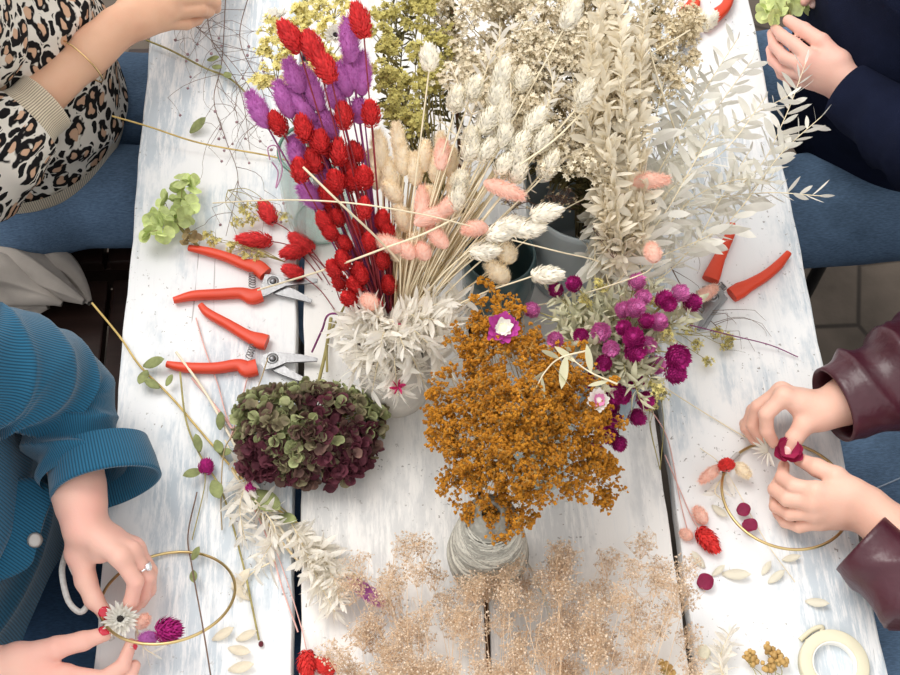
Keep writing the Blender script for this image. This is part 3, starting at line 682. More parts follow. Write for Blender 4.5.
mb = MB(); cloth_tube(mb, [np.array([.78, 1.02, 1.0]), P(1060, 180, .16), E3 + [0.0, 0, .0], P(915, 140, .085), W4 + (C5(655, 410, .078) - W4)], (.08, .08, .07, .06, .040), n=80, m=80, fold=folds(.008, .06, 33, fade=(0, .15))); mb.build('sleeve', NAVY, nv)
mb = MB(); cloth_tube(mb, [np.array([.78, 1.36, 1.0]), P(1060, -80, .12), P(960, -70, .11), P(905, -62, .11)], (.08, .065, .055, .042), n=60, m=50, fold=folds(.007, .06, 34)); mb.build('sleeve', NAVY, nv)

# --- person in the burgundy leather jacket
C4 = crop_at(680, 360, .24444)
J5 = joints(C4, wrist=(592, 208, .070),
    index=[(425, 150, .092), (352, 222, .080), (355, 290, .064), (385, 340, .052)],
    middle=[(415, 128, .078), (318, 195, .062), (298, 265, .046), (330, 322, .036)],
    ring=[(418, 128, .058), (300, 208, .042), (272, 275, .028), (305, 328, .022)],
    pinky=[(430, 145, .040), (320, 215, .026), (268, 262, .017), (285, 305, .014)],
    thumb=[(550, 232, .075), (505, 268, .076), (468, 320, .068), (442, 372, .058)])
check_hand('p4a', J5)
J6 = joints(C4, wrist=(775, 618, .060),
    index=[(560, 535, .075), (465, 515, .066), (418, 480, .054), (425, 432, .046)],
    middle=[(548, 580, .068), (438, 568, .056), (388, 530, .042), (405, 490, .034)],
    ring=[(555, 625, .056), (450, 628, .042), (392, 598, .030), (388, 552, .024)],
    pinky=[(575, 662, .042), (488, 680, .030), (430, 662, .020), (398, 628, .016)],
    thumb=[(712, 545, .072), (640, 478, .076), (560, 440, .068), (490, 408, .056)])
check_hand('p4b', J6)
E5 = P(990, 330, .075); E6 = P(1010, 640, .06)
root, c = person('person in a burgundy leather jacket tying a petal flower to a hoop', -1, .86, .54,
    [(np.array([.86, .70, 1.0]), E5, J5, {'nails': [('thumb', (-.3, .1, 1))]}), (np.array([.86, .38, 1.0]), E6, J6, {})], SKIN, PINK_NAIL)
jn, jf = jeans(root, c, JEANS, ys=(-.16, .085), knee=.42, r=.08)
seam(jn, jf, P(868, 497, -.14), P(905, 478, -.13))
lj = torso(root, 'leather_jacket', LEATHER, c, (.05, .05, .045, .035, .03, .02), (1.05, .98, .85, .74, .66, .60), (.07, .115, .135, .14, .14, .14), ell=1.4, fold=folds(.012, .10, 41))
cw = C4(588, 212, .070); ax5 = nrm(cw - E5)
mb = MB(); cloth_tube(mb, [np.array([.86, .70, 1.02]), P(1010, 300, .17), E5 + [0, 0, .01], P(905, 376, .078), P(868, 392, .074), P(833, 405, .072)], (.08, .085, .082, .070, .062, .045), n=96, m=110, ell=1.05, fold=folds(.011, .05, 43, sharp=1.4, fade=(0, .08))); mb.build('sleeve', LEATHER, lj)
mb = MB(); cloth_tube(mb, [np.array([.86, .38, 1.02]), P(1040, 640, .15), E6, P(915, 590, .060), P(885, 564, .060), P(861, 543, .060)], (.08, .08, .07, .056, .050, .040), n=96, m=110, ell=1.05, fold=folds(.011, .05, 47, sharp=1.4, fade=(0, .08))); mb.build('sleeve', LEATHER, lj)

# --- linen cloth between the two people
def scarf():
    mb = MB(); rg_ = np.random.default_rng(4)
    rolls = [([(-90, 225), (0, 252), (50, 282), (84, 302)], .060, -.255), ([(-90, 262), (-10, 275), (35, 292), (62, 304)], .055, -.250), ([(0, 238), (40, 256), (70, 276), (90, 303)], .040, -.262), ([(-90, 300), (-30, 305), (20, 308), (48, 306)], .045, -.27)]
    for k, (pp, r, h) in enumerate(rolls):
        q = [P(x, y, h + .012 * math.sin(i + k)) for i, (x, y) in enumerate(pp)]; p0 = rg_.random(4) * 6.28
        cloth_tube(mb, q, (r * .9, r, r, r * .85, r * .45, .006), n=90, m=70, ell=.75, lip=False,
                   fold=lambda th, s_, t: (1 - t ** 4) * (.006 * np.sin(3 * th + p0[0] + 9 * s_ * 3) + .004 * (1 - np.abs(np.sin(2.5 * th + p0[1] + 14 * s_))) ** 1.5 * 2 + .003 * np.sin(60 * s_ + 2 * th + p0[2])))
    return mb.build('linen_scarf', LINEN)
tag(scarf(), 'crumpled grey-beige linen cloth lying on the dark bench', 'scarf')

# ------------------------------------------------------------------ tools and small things on the table
ORANGE = mat('orange_red_grip', (0.66, 0.055, 0.018), rough=.42, var=.06, scale=20, spec=.4)
STEEL = mat('brushed_steel', (0.24, 0.24, 0.245), rough=.38, var=.12, scale=60, metal=1.0, bump=.15, bscale=300)
DSTEEL = mat('dark_steel', (0.22, 0.22, 0.23), rough=.4, var=.1, metal=1.0)
def prism(mb, top, th):
    """flat shape with real thickness from its outline (points at the upper face)"""
    A = np.asarray(top, float); n = len(A); Bt = A - [0, 0, th]
    c0, c1 = A.mean(0), Bt.mean(0); k = np.arange(n)
    mb.add(np.vstack([A, Bt]), [[*range(n)]]); mb.add(np.vstack([A, Bt]), [[*range(2 * n - 1, n - 1, -1)]])
    mb.add(np.vstack([A, Bt]), np.stack([k, k + n, (k + 1) % n + n, (k + 1) % n], 1))
def grip(root, C, pts, wd, h, name='handle'):
    path = spline([C(x, y, h) for x, y in pts], 8); m = len(path)
    r = np.interp(np.linspace(0, 1, m), np.linspace(0, 1, len(wd)), wd) * .6
    mb = MB(); T = nrm(np.gradient(path, axis=0)); N = np.array([0, 0, 1.0]); B = nrm(np.cross(T, N)); n = 16; th = np.linspace(0, 2 * np.pi, n, endpoint=False)
    ct, st = np.sign(np.cos(th)) * np.abs(np.cos(th)) ** .7, np.sign(np.sin(th)) * np.abs(np.sin(th)) ** .7
    hz = np.minimum(r, .0062)
    V = path[:, None] + hz[:, None, None] * st[None, :, None] * N + r[:, None, None] * ct[None, :, None] * B[:, None]
    i, j = np.meshgrid(np.arange(m - 1), np.arange(n), indexing='ij'); k = (j + 1) % n
    mb.add(V.reshape(-1, 3), np.stack([i * n + j, i * n + k, (i + 1) * n + k, (i + 1) * n + j], -1).reshape(-1, 4))
    for e in (0, -1): mb.add(np.vstack([V[e], path[e]]), np.stack([np.arange(n), (np.arange(n) + 1) % n, np.full(n, n)], 1))
    return mb.build(name, ORANGE, root)
def secateurs(label, C, h1, w1, h2, w2, piv, bl1, bl2, tang1, tang2, spring=None, h=.0085):
    root = thing('pruning_snips', label, 'secateurs', C(*piv, 0), 'orange-handled snips on the table')
    grip(root, C, h1, w1, h + .001); grip(root, C, h2, w2, h - .001)
    for pts, z, nm in ((bl1, h + .004, 'cutting_blade'), (bl2, h + .0008, 'hook_blade')):
        mb = MB(); prism(mb, [C(x, y, z) for x, y in pts], .0028); bevel(mb.build(nm, STEEL, root, False), .0006, 1)
    mb = MB(); q = C(*piv, h + .0042); lathe(mb, [(0, .0028), (.0030, .0026), (.0042, .0014), (.0046, 0), (.0046, -.008), (0, -.008)], q, 24); mb.build('pivot_bolt', DSTEEL, root)
    mb = MB(); lathe(mb, [(.0046, 0), (.0075, 0), (.0080, -.0012), (.0080, -.002)], q, 28); mb.build('washer', STEEL, root)
    if spring:
        a, b = C(*spring[0], h), C(*spring[1], h); ax = nrm(b - a); M = frames(ax)[0]; t = np.linspace(0, 2 * np.pi * 5, 90)
        pth = a + (b - a) * (t / t[-1])[:, None] + np.stack([.0042 * np.cos(t), .0042 * np.sin(t), 0 * t], 1) @ M.T
        mb = MB(); V, F = sweep(pth, .0006, 5); mb.add(V, F); mb.build('spring', STEEL, root)
    return root
CA = crop_at(130, 240, .24444)
secateurs('orange-handled snips nearest the green hydrangea, metal tips over the gap', CA,
    [(555, 140), (520, 112), (470, 100), (400, 72), (320, 48), (240, 32)], (.017, .0175, .012, .0105, .0095, .0065),
    [(540, 222), (500, 232), (450, 218), (370, 222), (260, 228), (178, 247)], (.016, .0175, .0125, .0115, .0105, .0065),
    (585, 168), [(552, 140), (590, 142), (640, 158), (700, 150), (768, 158), (766, 172), (700, 180), (640, 186), (600, 205), (560, 225), (538, 232), (535, 195)],
    [(560, 150), (600, 150), (625, 185), (680, 205), (746, 243), (738, 256), (690, 243), (600, 222), (560, 205)], None, None, ((500, 138), (500, 190)))
secateurs('orange-handled snips just above the dark hydrangea with one handle angled up', CA,
    [(560, 420), (530, 412), (480, 392), (400, 345), (320, 300), (288, 266)], (.017, .0175, .0125, .0105, .0095, .0065),
    [(520, 520), (480, 528), (440, 512), (350, 524), (230, 522), (150, 508)], (.018, .0185, .0125, .0115, .0105, .0065),
    (583, 485), [(545, 470), (580, 455), (640, 462), (700, 468), (768, 482), (765, 494), (700, 498), (640, 500), (590, 522), (550, 530), (535, 505)],
    [(565, 500), (610, 500), (660, 535), (737, 574), (728, 586), (680, 572), (610, 545), (560, 520)], None, None, ((505, 430), (485, 482)))
CB = crop_at(640, 170, .24444)
secateurs('orange-handled snips lying open beside the white leaf branch, below the jeans', CB,
    [(288, 450), (298, 425), (325, 360), (352, 300), (372, 255), (377, 222)], (.0185, .018, .013, .0115, .010, .007),
    [(375, 512), (410, 492), (450, 470), (510, 435), (565, 390), (608, 340)], (.017, .018, .0135, .0115, .0105, .007),
    (300, 518), [(255, 475), (320, 470), (345, 500), (330, 540), (300, 575), (245, 655), (232, 648), (262, 570), (250, 520)],
    [(330, 490), (360, 525), (330, 560), (300, 600), (270, 650), (258, 645), (285, 570), (290, 520)], None, None, ((325, 468), (345, 488)))
CD = crop_at(560, 0, .22222)
secateurs('orange-handled snips half hidden by the white blossom at the far table end', CD,
    [(640, 120), (700, 70), (748, 25), (765, -40), (760, -100)], (.016, .017, .013, .012, .008), [(560, 60), (600, 20), (600, -30), (585, -90), (570, -140)], (.016, .0165, .012, .011, .008),
    (590, 110), [(560, 90), (610, 90), (640, 130), (600, 170), (560, 230), (545, 225), (560, 150)], [(540, 100), (580, 95), (590, 150), (540, 215), (528, 208), (550, 150)], None, None)

BRASS = mat('brass_wire', (0.62, 0.47, 0.22), rough=.3, var=.1, metal=1.0)
def hoop(label, cpx, cpy, h, R_, alpha, wrap=None):
    c = P(cpx, cpy, h); t = thing('brass_hoop', label, 'hoop', c)
    ax = np.array([0, math.sin(-alpha), math.cos(alpha)]); V, F = sweep(ring_path(c, ax, R_, R_, 120, np.array([1.0, 0, 0])), .0017, 10)
    # close the ring: last station sits on the first
    mb = MB(); mb.add(V, F); mb.build('ring', BRASS, t)
    mb = MB(); a = np.linspace(0, 2 * np.pi, 120); p = ring_path(c, ax, R_, R_, 120, np.array([1.0, 0, 0]))
    if wrap:
        i0, i1 = wrap; q = p[i0:i1]; mb = MB(); V, F = sweep(q, .0029, 10); mb.add(V, F); mb.build('tape_wrap', mat('pale_floral_tape', (.55, .52, .5), rough=.8) if 'pale_floral_tape' not in bpy.data.materials else bpy.data.materials['pale_floral_tape'], t)
    return c, ax, p
# the near side of each hoop is lifted by the hands
hc1, hx1, hp1 = hoop('brass hoop held by the teal-jacket hands with white flower', 168, 596, .042, .0735, math.radians(-31))
hc2, hx2, hp2 = hoop('brass hoop held by the burgundy-jacket hands with petals tied on', 786, 494, .018, .0745, math.radians(-12), wrap=(42, 52))

TAPE = mat('cream_tape', (0.78, 0.73, 0.55), rough=.6, var=.05, transl=.1)
tr_ = thing('tape_roll', 'roll of cream tape lying flat near the lower table edge', 'tape', P(832, 662, 0))
mb = MB(); lathe(mb, [(.0245, 0), (.0245, .012), (.0262, .0125), (.0372, .0125), (.038, .0118), (.038, .0003), (.0245, .0)], P(832, 666, .0), 64); o = mb.build('tape_coil', TAPE, tr_); 
mb = MB(); lathe(mb, [(.0232, .0002), (.0232, .0122), (.0246, .0122), (.0246, .0002), (.0232, .0002)], P(832, 666, .0), 64); mb.build('paper_core', mat('paper_core', (.86, .84, .78), var=.03), tr_)
mb = MB(); q = P(797, 632, .001)
for k in range(2): tube(mb, [P(800, 640, .001 + k * .002), P(812, 630, .003), P(822, 627, .004), P(820, 634, .002), P(806, 642, .002)], .0012, 6, 6, ell=2.5)
tag(mb.build('tape_scrap', TAPE), 'curled scrap of cream tape beside the tape roll', 'tape')

# twine cone
TW = mat('grey_green_twine', (0.74, 0.71, 0.62), rough=.95, var=.12, scale=300, bump=.5, bscale=900, attr=True)
tw = thing('twine_spool', 'large cone of grey-green twine below the orange flowers', 'twine', P(487, 562, 0))
tcn_ = P(487, 562, 0); HT = .165
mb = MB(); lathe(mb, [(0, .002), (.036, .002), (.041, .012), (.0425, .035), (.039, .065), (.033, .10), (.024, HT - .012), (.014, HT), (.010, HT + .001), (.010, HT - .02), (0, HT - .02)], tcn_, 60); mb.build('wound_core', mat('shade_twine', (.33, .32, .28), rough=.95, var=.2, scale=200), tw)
def rad_at(z): return np.interp(z, [.004, .012, .035, .065, .10, HT - .022, HT - .004], [.0385, .0425, .044, .0405, .0345, .027, .015])
mb = MB(); r5 = np.random.default_rng(5)
for k in range(64):
    t = np.linspace(0, 2 * np.pi * 1.5, 60); sl = r5.normal() * .014 + .020 * (1 if k % 2 else -1) * r5.random(); z0 = .012 + (HT - .03) * r5.random(); z = np.clip(z0 + sl * np.sin(t + r5.random() * 6) + .003 * t / 6, .005, HT - .004)
    r = rad_at(z) + .0006 + .0012 * r5.random(); V, F = sweep(np.stack([r * np.cos(t + k), r * np.sin(t + k), z], 1) + tcn_, .0010, 5); mb.add(V, F, np.ones(3) * (.42 + .6 * r5.random()))
for k in range(60):
    z0 = .006 + (HT - .009) * k / 60; t = np.linspace(0, 2 * np.pi, 50); z = z0 + .0025 * np.sin(t + k * .4); r = rad_at(z) + .0002; V, F = sweep(np.stack([r * np.cos(t), r * np.sin(t), z], 1) + tcn_, .0010, 5); mb.add(V, F, np.ones(3) * (.5 + .5 * r5.random()))
mb.build('twine_winding', TW, tw)
mb = MB(); tube(mb, [P(527, 560, .0008), P(545, 600, .0008), P(552, 640, .0008), P(545, 652, .0008), P(530, 664, .0008)], .0009, 5, 10); mb.build('loose_end', TW, tw)

# white cord of the bag beside the teal jacket
CORDW = mat('white_cord', (0.66, 0.64, 0.61), rough=.9, var=.12, scale=200, bump=.5, bscale=700)
mb = MB(); tube(mb, [P(66, 552, .02), P(62, 572, .045), P(68, 600, .048), P(80, 612, .045), P(88, 603, .045), P(84, 588, .05), P(74, 572, .052), P(70, 560, .052), P(84, 585, .046), P(100, 615, .042), P(112, 640, .035)], .0034, 10, 8)
tag(mb.build('white_cord', CORDW), 'looped white cord hanging beside the hand with the ring', 'cord')

# ------------------------------------------------------------------ vases
CER = mat('speckled_ceramic', (0.66, 0.62, 0.56), rough=.55, var=.10, scale=45, bump=.2, bscale=260)
GLASSW = None
def glass(name, c, rough=.05, alpha=.28):
    m = bpy.data.materials.new(name); m.use_nodes = True; b = m.node_tree.nodes['Principled BSDF']; b.inputs['Base Color'].default_value = (*c, 1); b.inputs['Roughness'].default_value = rough
    T = m.node_tree; tr = _node(m, 'ShaderNodeBsdfTransparent'); tr.inputs[0].default_value = (.93, .96, .95, 1); ms = _node(m, 'ShaderNodeMixShader'); ms.inputs[0].default_value = alpha
    b.inputs['Specular IOR Level'].default_value = .8
    T.links.new(tr.outputs[0], ms.inputs[1]); T.links.new(b.outputs[0], ms.inputs[2]); T.links.new(ms.outputs[0], T.nodes['Material Output'].inputs[0]); return m
GL = glass('clear_glass', (.72, .80, .78)); GRIM = mat('green_glass_edge', (.10, .22, .17), rough=.15, var=.05, spec=.6)
def vase(label, px, py, prof, m, name='vase', cat='vase', inner=.003, rim=None, extra=None):
    c = P(px, py, 0); t = thing(name, label, cat, c); prof = np.array(prof, float)
    inn = prof[::-1].copy(); inn[:, 0] = np.maximum(inn[:, 0] - inner, .0005); inn[:, 1] = np.maximum(inn[:, 1], inner); full = np.vstack([[[0, .0005]], prof, inn, [[0, inner]]])
    mb = MB(); lathe(mb, full, c, 56); mb.build('vessel', m, t)
    if rim is not None:
        mb = MB(); z = prof[-1][1]; r = prof[-1][0] - inner / 2; V, F = sweep(ring_path(c + [0, 0, z], (0, 0, 1), r, r, 60), inner * .75, 8); mb.add(V, F); mb.build('rim', rim, t)
        mb = MB(); r = prof[0][0] * .97; V, F = sweep(ring_path(c + [0, 0, .003], (0, 0, 1), r, r, 60), .002, 8); mb.add(V, F); mb.build('foot_ring', rim, t)
    return c
VW = (396, 389)
vase('pale speckled ceramic vase holding the red, purple and pink grasses', *VW, [(.036, 0), (.041, .004), (.0435, .03), (.044, .07), (.043, .12)], CER)
vase('clear glass jar with a green edge behind the purple grasses', 322, 222, [(.036, 0), (.043, .01), (.046, .05), (.046, .11), (.040, .14), (.040, .16)], GL, 'glass_jar', 'jar', rim=GRIM)
GREYB = mat('grey_blue_enamel', (0.42, 0.48, 0.51), rough=.3, var=.10, scale=14, spec=.5, bump=.08, bscale=30)
TEALG = mat('dark_teal_glaze', (0.07, 0.12, 0.13), rough=.22, var=.15, scale=14, spec=.5)
vase('tall grey-blue pot with the cream blossom and white leaves', 575, 268, [(.055, 0), (.060, .006), (.068, .10), (.074, .17), (.077, .185)], GREYB, 'flower_pot', 'pot')
vase('dark teal glazed pot beneath the white grass heads', 497, 303, [(.034, 0), (.040, .005), (.045, .05), (.046, .09), (.043, .12)], TEALG, 'flower_pot', 'pot')
vase('blue-grey vase under the magenta globe flowers', 606, 402, [(.030, 0), (.034, .004), (.037, .05), (.036, .11), (.037, .12)], mat('blue_grey_glaze', (.22, .30, .36), rough=.25, var=.15, scale=20, spec=.5))
vase('clear glass beneath the mustard orange flowers', 538, 468, [(.030, 0), (.034, .003), (.036, .05), (.037, .105)], GL, 'glass_vase', 'vase', rim=mat('clear_rim', (.5, .56, .56), rough=.1, var=0, spec=.7))

# ------------------------------------------------------------------ dried flowers: shapes
def leaf_t(w_=.26, curl=.12, fold=.05, n=5):
    """a pointed leaf of length 1 lying along +Z, facing +X"""
    V = []; F = []
    for i in range(n + 1):
        t = i / n; hw = w_ * .5 * math.sin(math.pi * min(1, t * .93 + .04)) ** .8 * (1 if i < n else 0.02); x = curl * t * t
        V += [(x + fold * hw * 4 * .5, -hw, t), (x, 0, t), (x + fold * hw * 4 * .5, hw, t)]
    for i in range(n):
        a = i * 3; F += [(a, a + 1, a + 4, a + 3), (a + 1, a + 2, a + 5, a + 4)]
    return np.array(V), np.array(F)
def petal_t(cup=.25, wide=.95, n=5, m=5, c0=(1, 1, 1), c1=(1, 1, 1)):
    """a rounded petal from the origin along +Z"""
    V = []; F = []; Cc = []
    for i in range(n + 1):
        t = i / n; hw = .5 * wide * (math.sin(math.pi * (.06 + .80 * t)) ** .75)
        for j in range(m):
            u = j / (m - 1) * 2 - 1; tt = t * (1 - .13 * u * u * t)
            V.append((cup * (t * t * .8 + u * u * .35 * hw * 2) + .03 * math.sin(5 * u + 4 * t), hw * u, tt)); e = max(abs(u) ** 3, t ** 3); Cc.append([a * (1 - e) + b * e for a, b in zip(c0, c1)])
    for i in range(n):
        for j in range(m - 1): a = i * m + j; F.append((a, a + 1, a + m + 1, a + m))
    return np.array(V), np.array(F), np.array(Cc)
FRILL = leaf_t(.42, .55, .22, 6); SPIKE = leaf_t(.24, .45, .14, 6); LEAF = leaf_t(); LEAFW = leaf_t(.40, .25, .08); GA = math.pi * (3 - math.sqrt(5))
def scaled_head(N, L_, R_, sl, sw, out=.6, power=.75, core=.86, blunt=False):
    """an ear or globe covered in overlapping pointed scales, base at the origin, along +Z"""
    mb = MB(); k = np.arange(N) + .5; t = k / N; th = k * GA; z = L_ * t; r = R_ * np.sin(np.pi * (t * .93 + .035)) ** power
    zc = np.linspace(0, 1, 14); V = np.stack([np.stack([core * R_ * np.sin(np.pi * (q * .93 + .035)) ** power * np.cos(a), core * R_ * np.sin(np.pi * (q * .93 + .035)) ** power * np.sin(a), L_ * q]) for q in zc for a in np.linspace(0, 2 * np.pi, 14, endpoint=False)])
    mb.add(np.array([[R_ * .3 * math.cos(a), R_ * .3 * math.sin(a), L_ * .97] for a in np.linspace(0, 6.283, 10, endpoint=False)] + [[0, 0, L_ * 1.03]]), [[q, (q + 1) % 10, 10] for q in range(10)], (.9, .9, .9))
    i, j = np.meshgrid(np.arange(13), np.arange(14), indexing='ij'); k2 = (j + 1) % 14
    mb.add(V, np.stack([i * 14 + j, i * 14 + k2, (i + 1) * 14 + k2, (i + 1) * 14 + j], -1).reshape(-1, 4), (.72, .72, .72))
    tv = np.array([(0, 0, 0), (.25, -.5, .45), (.32, 0, .5), (.25, .5, .45), (.05, 0, 1.0)]) if not blunt else np.array([(0, 0, 0), (.3, -.5, .6), (.4, 0, .6), (.3, .5, .6), (.2, 0, 1.0)])
    tf = [(0, 1, 2), (0, 2, 3), (1, 4, 2), (2, 4, 3)]
    tilt = out * (1 - t * .55)
    D = np.stack([np.cos(th) * tilt, np.sin(th) * tilt, .35 + t * .9], 1) + RNG.normal(size=(N, 3)) * .1
    rad = np.stack([np.cos(th), np.sin(th), 0 * th], 1); D = nrm(D); Xv = nrm(rad - (rad * D).sum(1, keepdims=True) * D); Yv = np.cross(D, Xv)
    s_ = sl * (.75 + .5 * RNG.random(N)); M = np.stack([Xv * sw, Yv * sw, D * s_[:, None]], 2)
    c = (.82 + .36 * RNG.random((N, 1))) * np.ones((1, 3)); mb.inst((tv, tf), M, rad * (r * .80)[:, None] + np.stack([0 * z, 0 * z, z - sl * .25], 1), c); return mb
def fluffy_head(N, L_, R_, hl=.006):
    mb = MB(); n = 22; m = 18; zc = np.linspace(0, 1, n); a = np.linspace(0, 2 * np.pi, m, endpoint=False)
    prof = lambda t: R_ * np.sin(np.pi * (np.asarray(t) ** .88 * .95 + .03)) ** .62
    V = np.stack([np.outer(prof(zc), np.cos(a)), np.outer(prof(zc), np.sin(a)), np.repeat(L_ * zc[:, None], m, 1)], -1).reshape(-1, 3); V = V * (1 + .05 * RNG.normal(size=(len(V), 1)) * [1, 1, 0])
    i, j = np.meshgrid(np.arange(n - 1), np.arange(m), indexing='ij'); k = (j + 1) % m
    mb.add(V, np.stack([i * m + j, i * m + k, (i + 1) * m + k, (i + 1) * m + j], -1).reshape(-1, 4))
    t = RNG.random(N) ** .9; th = RNG.random(N) * 6.283; rad = np.stack([np.cos(th), np.sin(th), 0 * th], 1)
    D = nrm(rad * (.55 + .3 * RNG.random((N, 1))) + [0, 0, .8] + RNG.normal(size=(N, 3)) * .14); M = frames(D, RNG.random(N) * 6.28)
    M[:, :, 0] *= .00030; M[:, :, 1] *= .00030; M[:, :, 2] *= (hl * (.7 + .6 * RNG.random(N)))[:, None]
    tv = np.array([(-1, 0, 0), (1, 0, 0), (0, 0, 1.0)]); mb.inst((tv, [(0, 1, 2)]), M, rad * (prof(t) * .95)[:, None] + np.stack([0 * t, 0 * t, t * L_], 1), 1.0 + .12 * RNG.random((N, 1)) * np.ones(3)); return mb
def tmesh(mb, name, m):
    o = mb.build(name, m, origin=(0, 0, 0)); me = o.data; bpy.data.objects.remove(o); return me
def col_(n, c, **k): return mat(n, c, attr=True, **k)
RED = col_('crimson_scales', (0.78, 0.05, 0.052), rough=.75, var=.15, scale=300, transl=.15)
RED2 = col_('bright_red_scales', (0.78, 0.05, 0.045), rough=.75, var=.12, scale=300, transl=.2)
WHT = col_('cream_scales', (0.98, 0.94, 0.83), rough=.8, var=.03, scale=200, transl=.25)
MAG = col_('magenta_bracts', (0.44, 0.02, 0.20), rough=.7, var=.15, scale=300, transl=.15)
PNKM = col_('pink_violet_bracts', (0.74, 0.22, 0.52), rough=.7, var=.15, scale=300, transl=.2)
PUR = col_('violet_fluff', (0.52, 0.16, 0.47), rough=.9, var=.10, scale=120, transl=.2)
BEI = col_('beige_fluff', (0.98, 0.86, 0.67), rough=.9, var=.10, scale=120, transl=.25)
PEA = col_('peach_pink_fluff', (0.93, 0.62, 0.51), rough=.9, var=.08, scale=120, transl=.25)
STRAW = mat('straw_stem', (0.80, 0.66, 0.42), rough=.7, var=.12, scale=60); PALEST = mat('pale_stem', (0.80, 0.70, 0.50), rough=.7, var=.1, scale=60)
REDST = mat('dark_red_stem', (0.25, 0.03, 0.04), rough=.7, var=.2, scale=60); PURST = mat('purple_stem', (0.24, 0.05, 0.17), rough=.7, var=.2, scale=60)
OLIVE = mat('olive_stem', (0.36, 0.31, 0.12), rough=.7, var=.2, scale=60); TWIG = mat('brown_twig', (0.20, 0.13, 0.10), rough=.8, var=.2, scale=60)
PINKST = mat('pink_stem', (0.72, 0.42, 0.38), rough=.7, var=.15, scale=60); DKST = mat('dark_olive_stem', (0.13, 0.105, 0.05), rough=.8, var=.2, scale=60)
M_PH = [tmesh(scaled_head(270, .030, .0100, .0072, .0032), 'grass_ear', RED) for _ in range(3)]
M_PH2 = [tmesh(scaled_head(270, .029, .0097, .0072, .0032), 'grass_ear', RED2) for _ in range(2)]
M_WH = [tmesh(scaled_head(230, .034, .0100, .0090, .0036, out=.45), 'grass_ear', WHT) for _ in range(3)]
M_GO = [tmesh(scaled_head(220, .019, .0098, .0068, .0028, out=.8, power=.6), 'globe', MAG) for _ in range(2)]
M_GP = tmesh(scaled_head(190, .018, .0092, .0068, .0030, out=.85, power=.6), 'globe', PNKM)
M_BT = {k: [tmesh(fluffy_head(900, .040, .0074, .0048), 'fluffy_tail', m) for _ in range(2)] for k, m in (('pur', PUR), ('bei', BEI), ('pea', PEA))}

def put(parent, me, name, pos, d, sc=1.0, wide=1.0, roll=0.0):
    o = bpy.data.objects.new(name, me); COL.objects.link(o); M = frames(d, np.array([roll]))[0] @ np.diag([wide * sc, wide * sc, sc])
    if parent is not None: o.parent = parent; pos = np.asarray(pos) - origin_of(parent)
    o.matrix_local = Matrix([list(M[i]) + [float(pos[i])] for i in range(3)] + [[0, 0, 0, 1]]); return o
def flower(kind, label, cat, group, me, headname, base, tip, stem_pts, stem_m, sr=.0008, L0=.03, wide=None, tip_r=None):
    """one dried stem with its head: base/tip of the head in space, stem running on from the base"""
    base, tip = np.asarray(base, float), np.asarray(tip, float); ln = np.linalg.norm(tip - base); t = thing(kind, label, cat, stem_pts[-1] if stem_pts is not None else base, group)
    sc = ln / L0; put(t, me, headname, base, tip - base, sc, (1.0 / sc if wide is None else wide / sc), random.random() * 6)
    if stem_pts is not None: mb = MB(); tube(mb, [base + (tip - base) * .06, *stem_pts], sr, 6, 8); mb.build('stem', stem_m, t)
    return t
VB = P(*VW, 0); MO = VB + [0, 0, .12]
def in_vase(base, d, V0=VB, mh=.12, r=.030):
    """a way down from a head through the mouth of a vase to its bottom"""
    a = np.arctan2(*(np.asarray(base) - V0)[1::-1]); q = V0 + [0, 0, mh]; rr = r * math.sqrt(random.random()); m = q + np.array([math.cos(a) * rr * .9, math.sin(a) * rr * .9, 0.004]) + np.array([random.uniform(-1, 1), random.uniform(-1, 1), 0]) * r * .25
    f_ = V0 + np.array([-math.cos(a) * r * .35, -math.sin(a) * r * .35, .008]); mid = (np.asarray(base) + m) / 2 - nrm(d) * 0 + np.array([0, 0, .012 + .01 * random.random()]); return [mid, m, f_]
def hh(py, top=.40, y0=337, lo=.145): return lo + (top - lo) * np.clip((y0 - py) / 330, 0, 1)

# ---- the tall bunch in the ceramic vase
reds = [(291, 37), (313, 48), (325, 67), (360, 21), (278, 124), (304, 129), (344, 116), (371, 114), (320, 142), (300, 171), (314, 161), (324, 149), (339, 153), (356, 153), (351, 171), (364, 178), (353, 182), (336, 182), (328, 196), (333, 211), (324, 222), (338, 218), (359, 229), (364, 209), (382, 220), (387, 231), (344, 244), (382, 260), (358, 271), (361, 276), (334, 269), (340, 282), (355, 286), (389, 285), (349, 299), (375, 306), (343, 260), (330, 232), (370, 242)]
reds.sort(key=lambda q: q[1])
for i, (x, y) in enumerate(reds):
    h = hh(y) + random.uniform(-.012, .02); c0 = P(x, y, h); d = nrm(c0 - (MO + [0, 0, -.05])); d = nrm(d + np.array([random.uniform(-.25, .25), random.uniform(-.2, .2), .15])); ln = (.0255 if y < 200 else .021) * random.uniform(.85, 1.15)
    if i < 4: d = nrm(d + [-.25 if i != 0 else -.1, .35, .0]); ln = .034
    lab = 'crimson grass ear in the tall vase bunch, %s from its top' % ORD[i]
    flower('canary_grass', lab, 'dried flower', 'crimson canary grass in the tall bunch', M_PH[i % 3], 'flower_head', c0 - d * ln / 2, c0 + d * ln / 2, in_vase(c0 - d * ln / 2, d), REDST, .0009, .030, wide=(.98 if y < 200 else .80) if i >= 4 else 1.1)
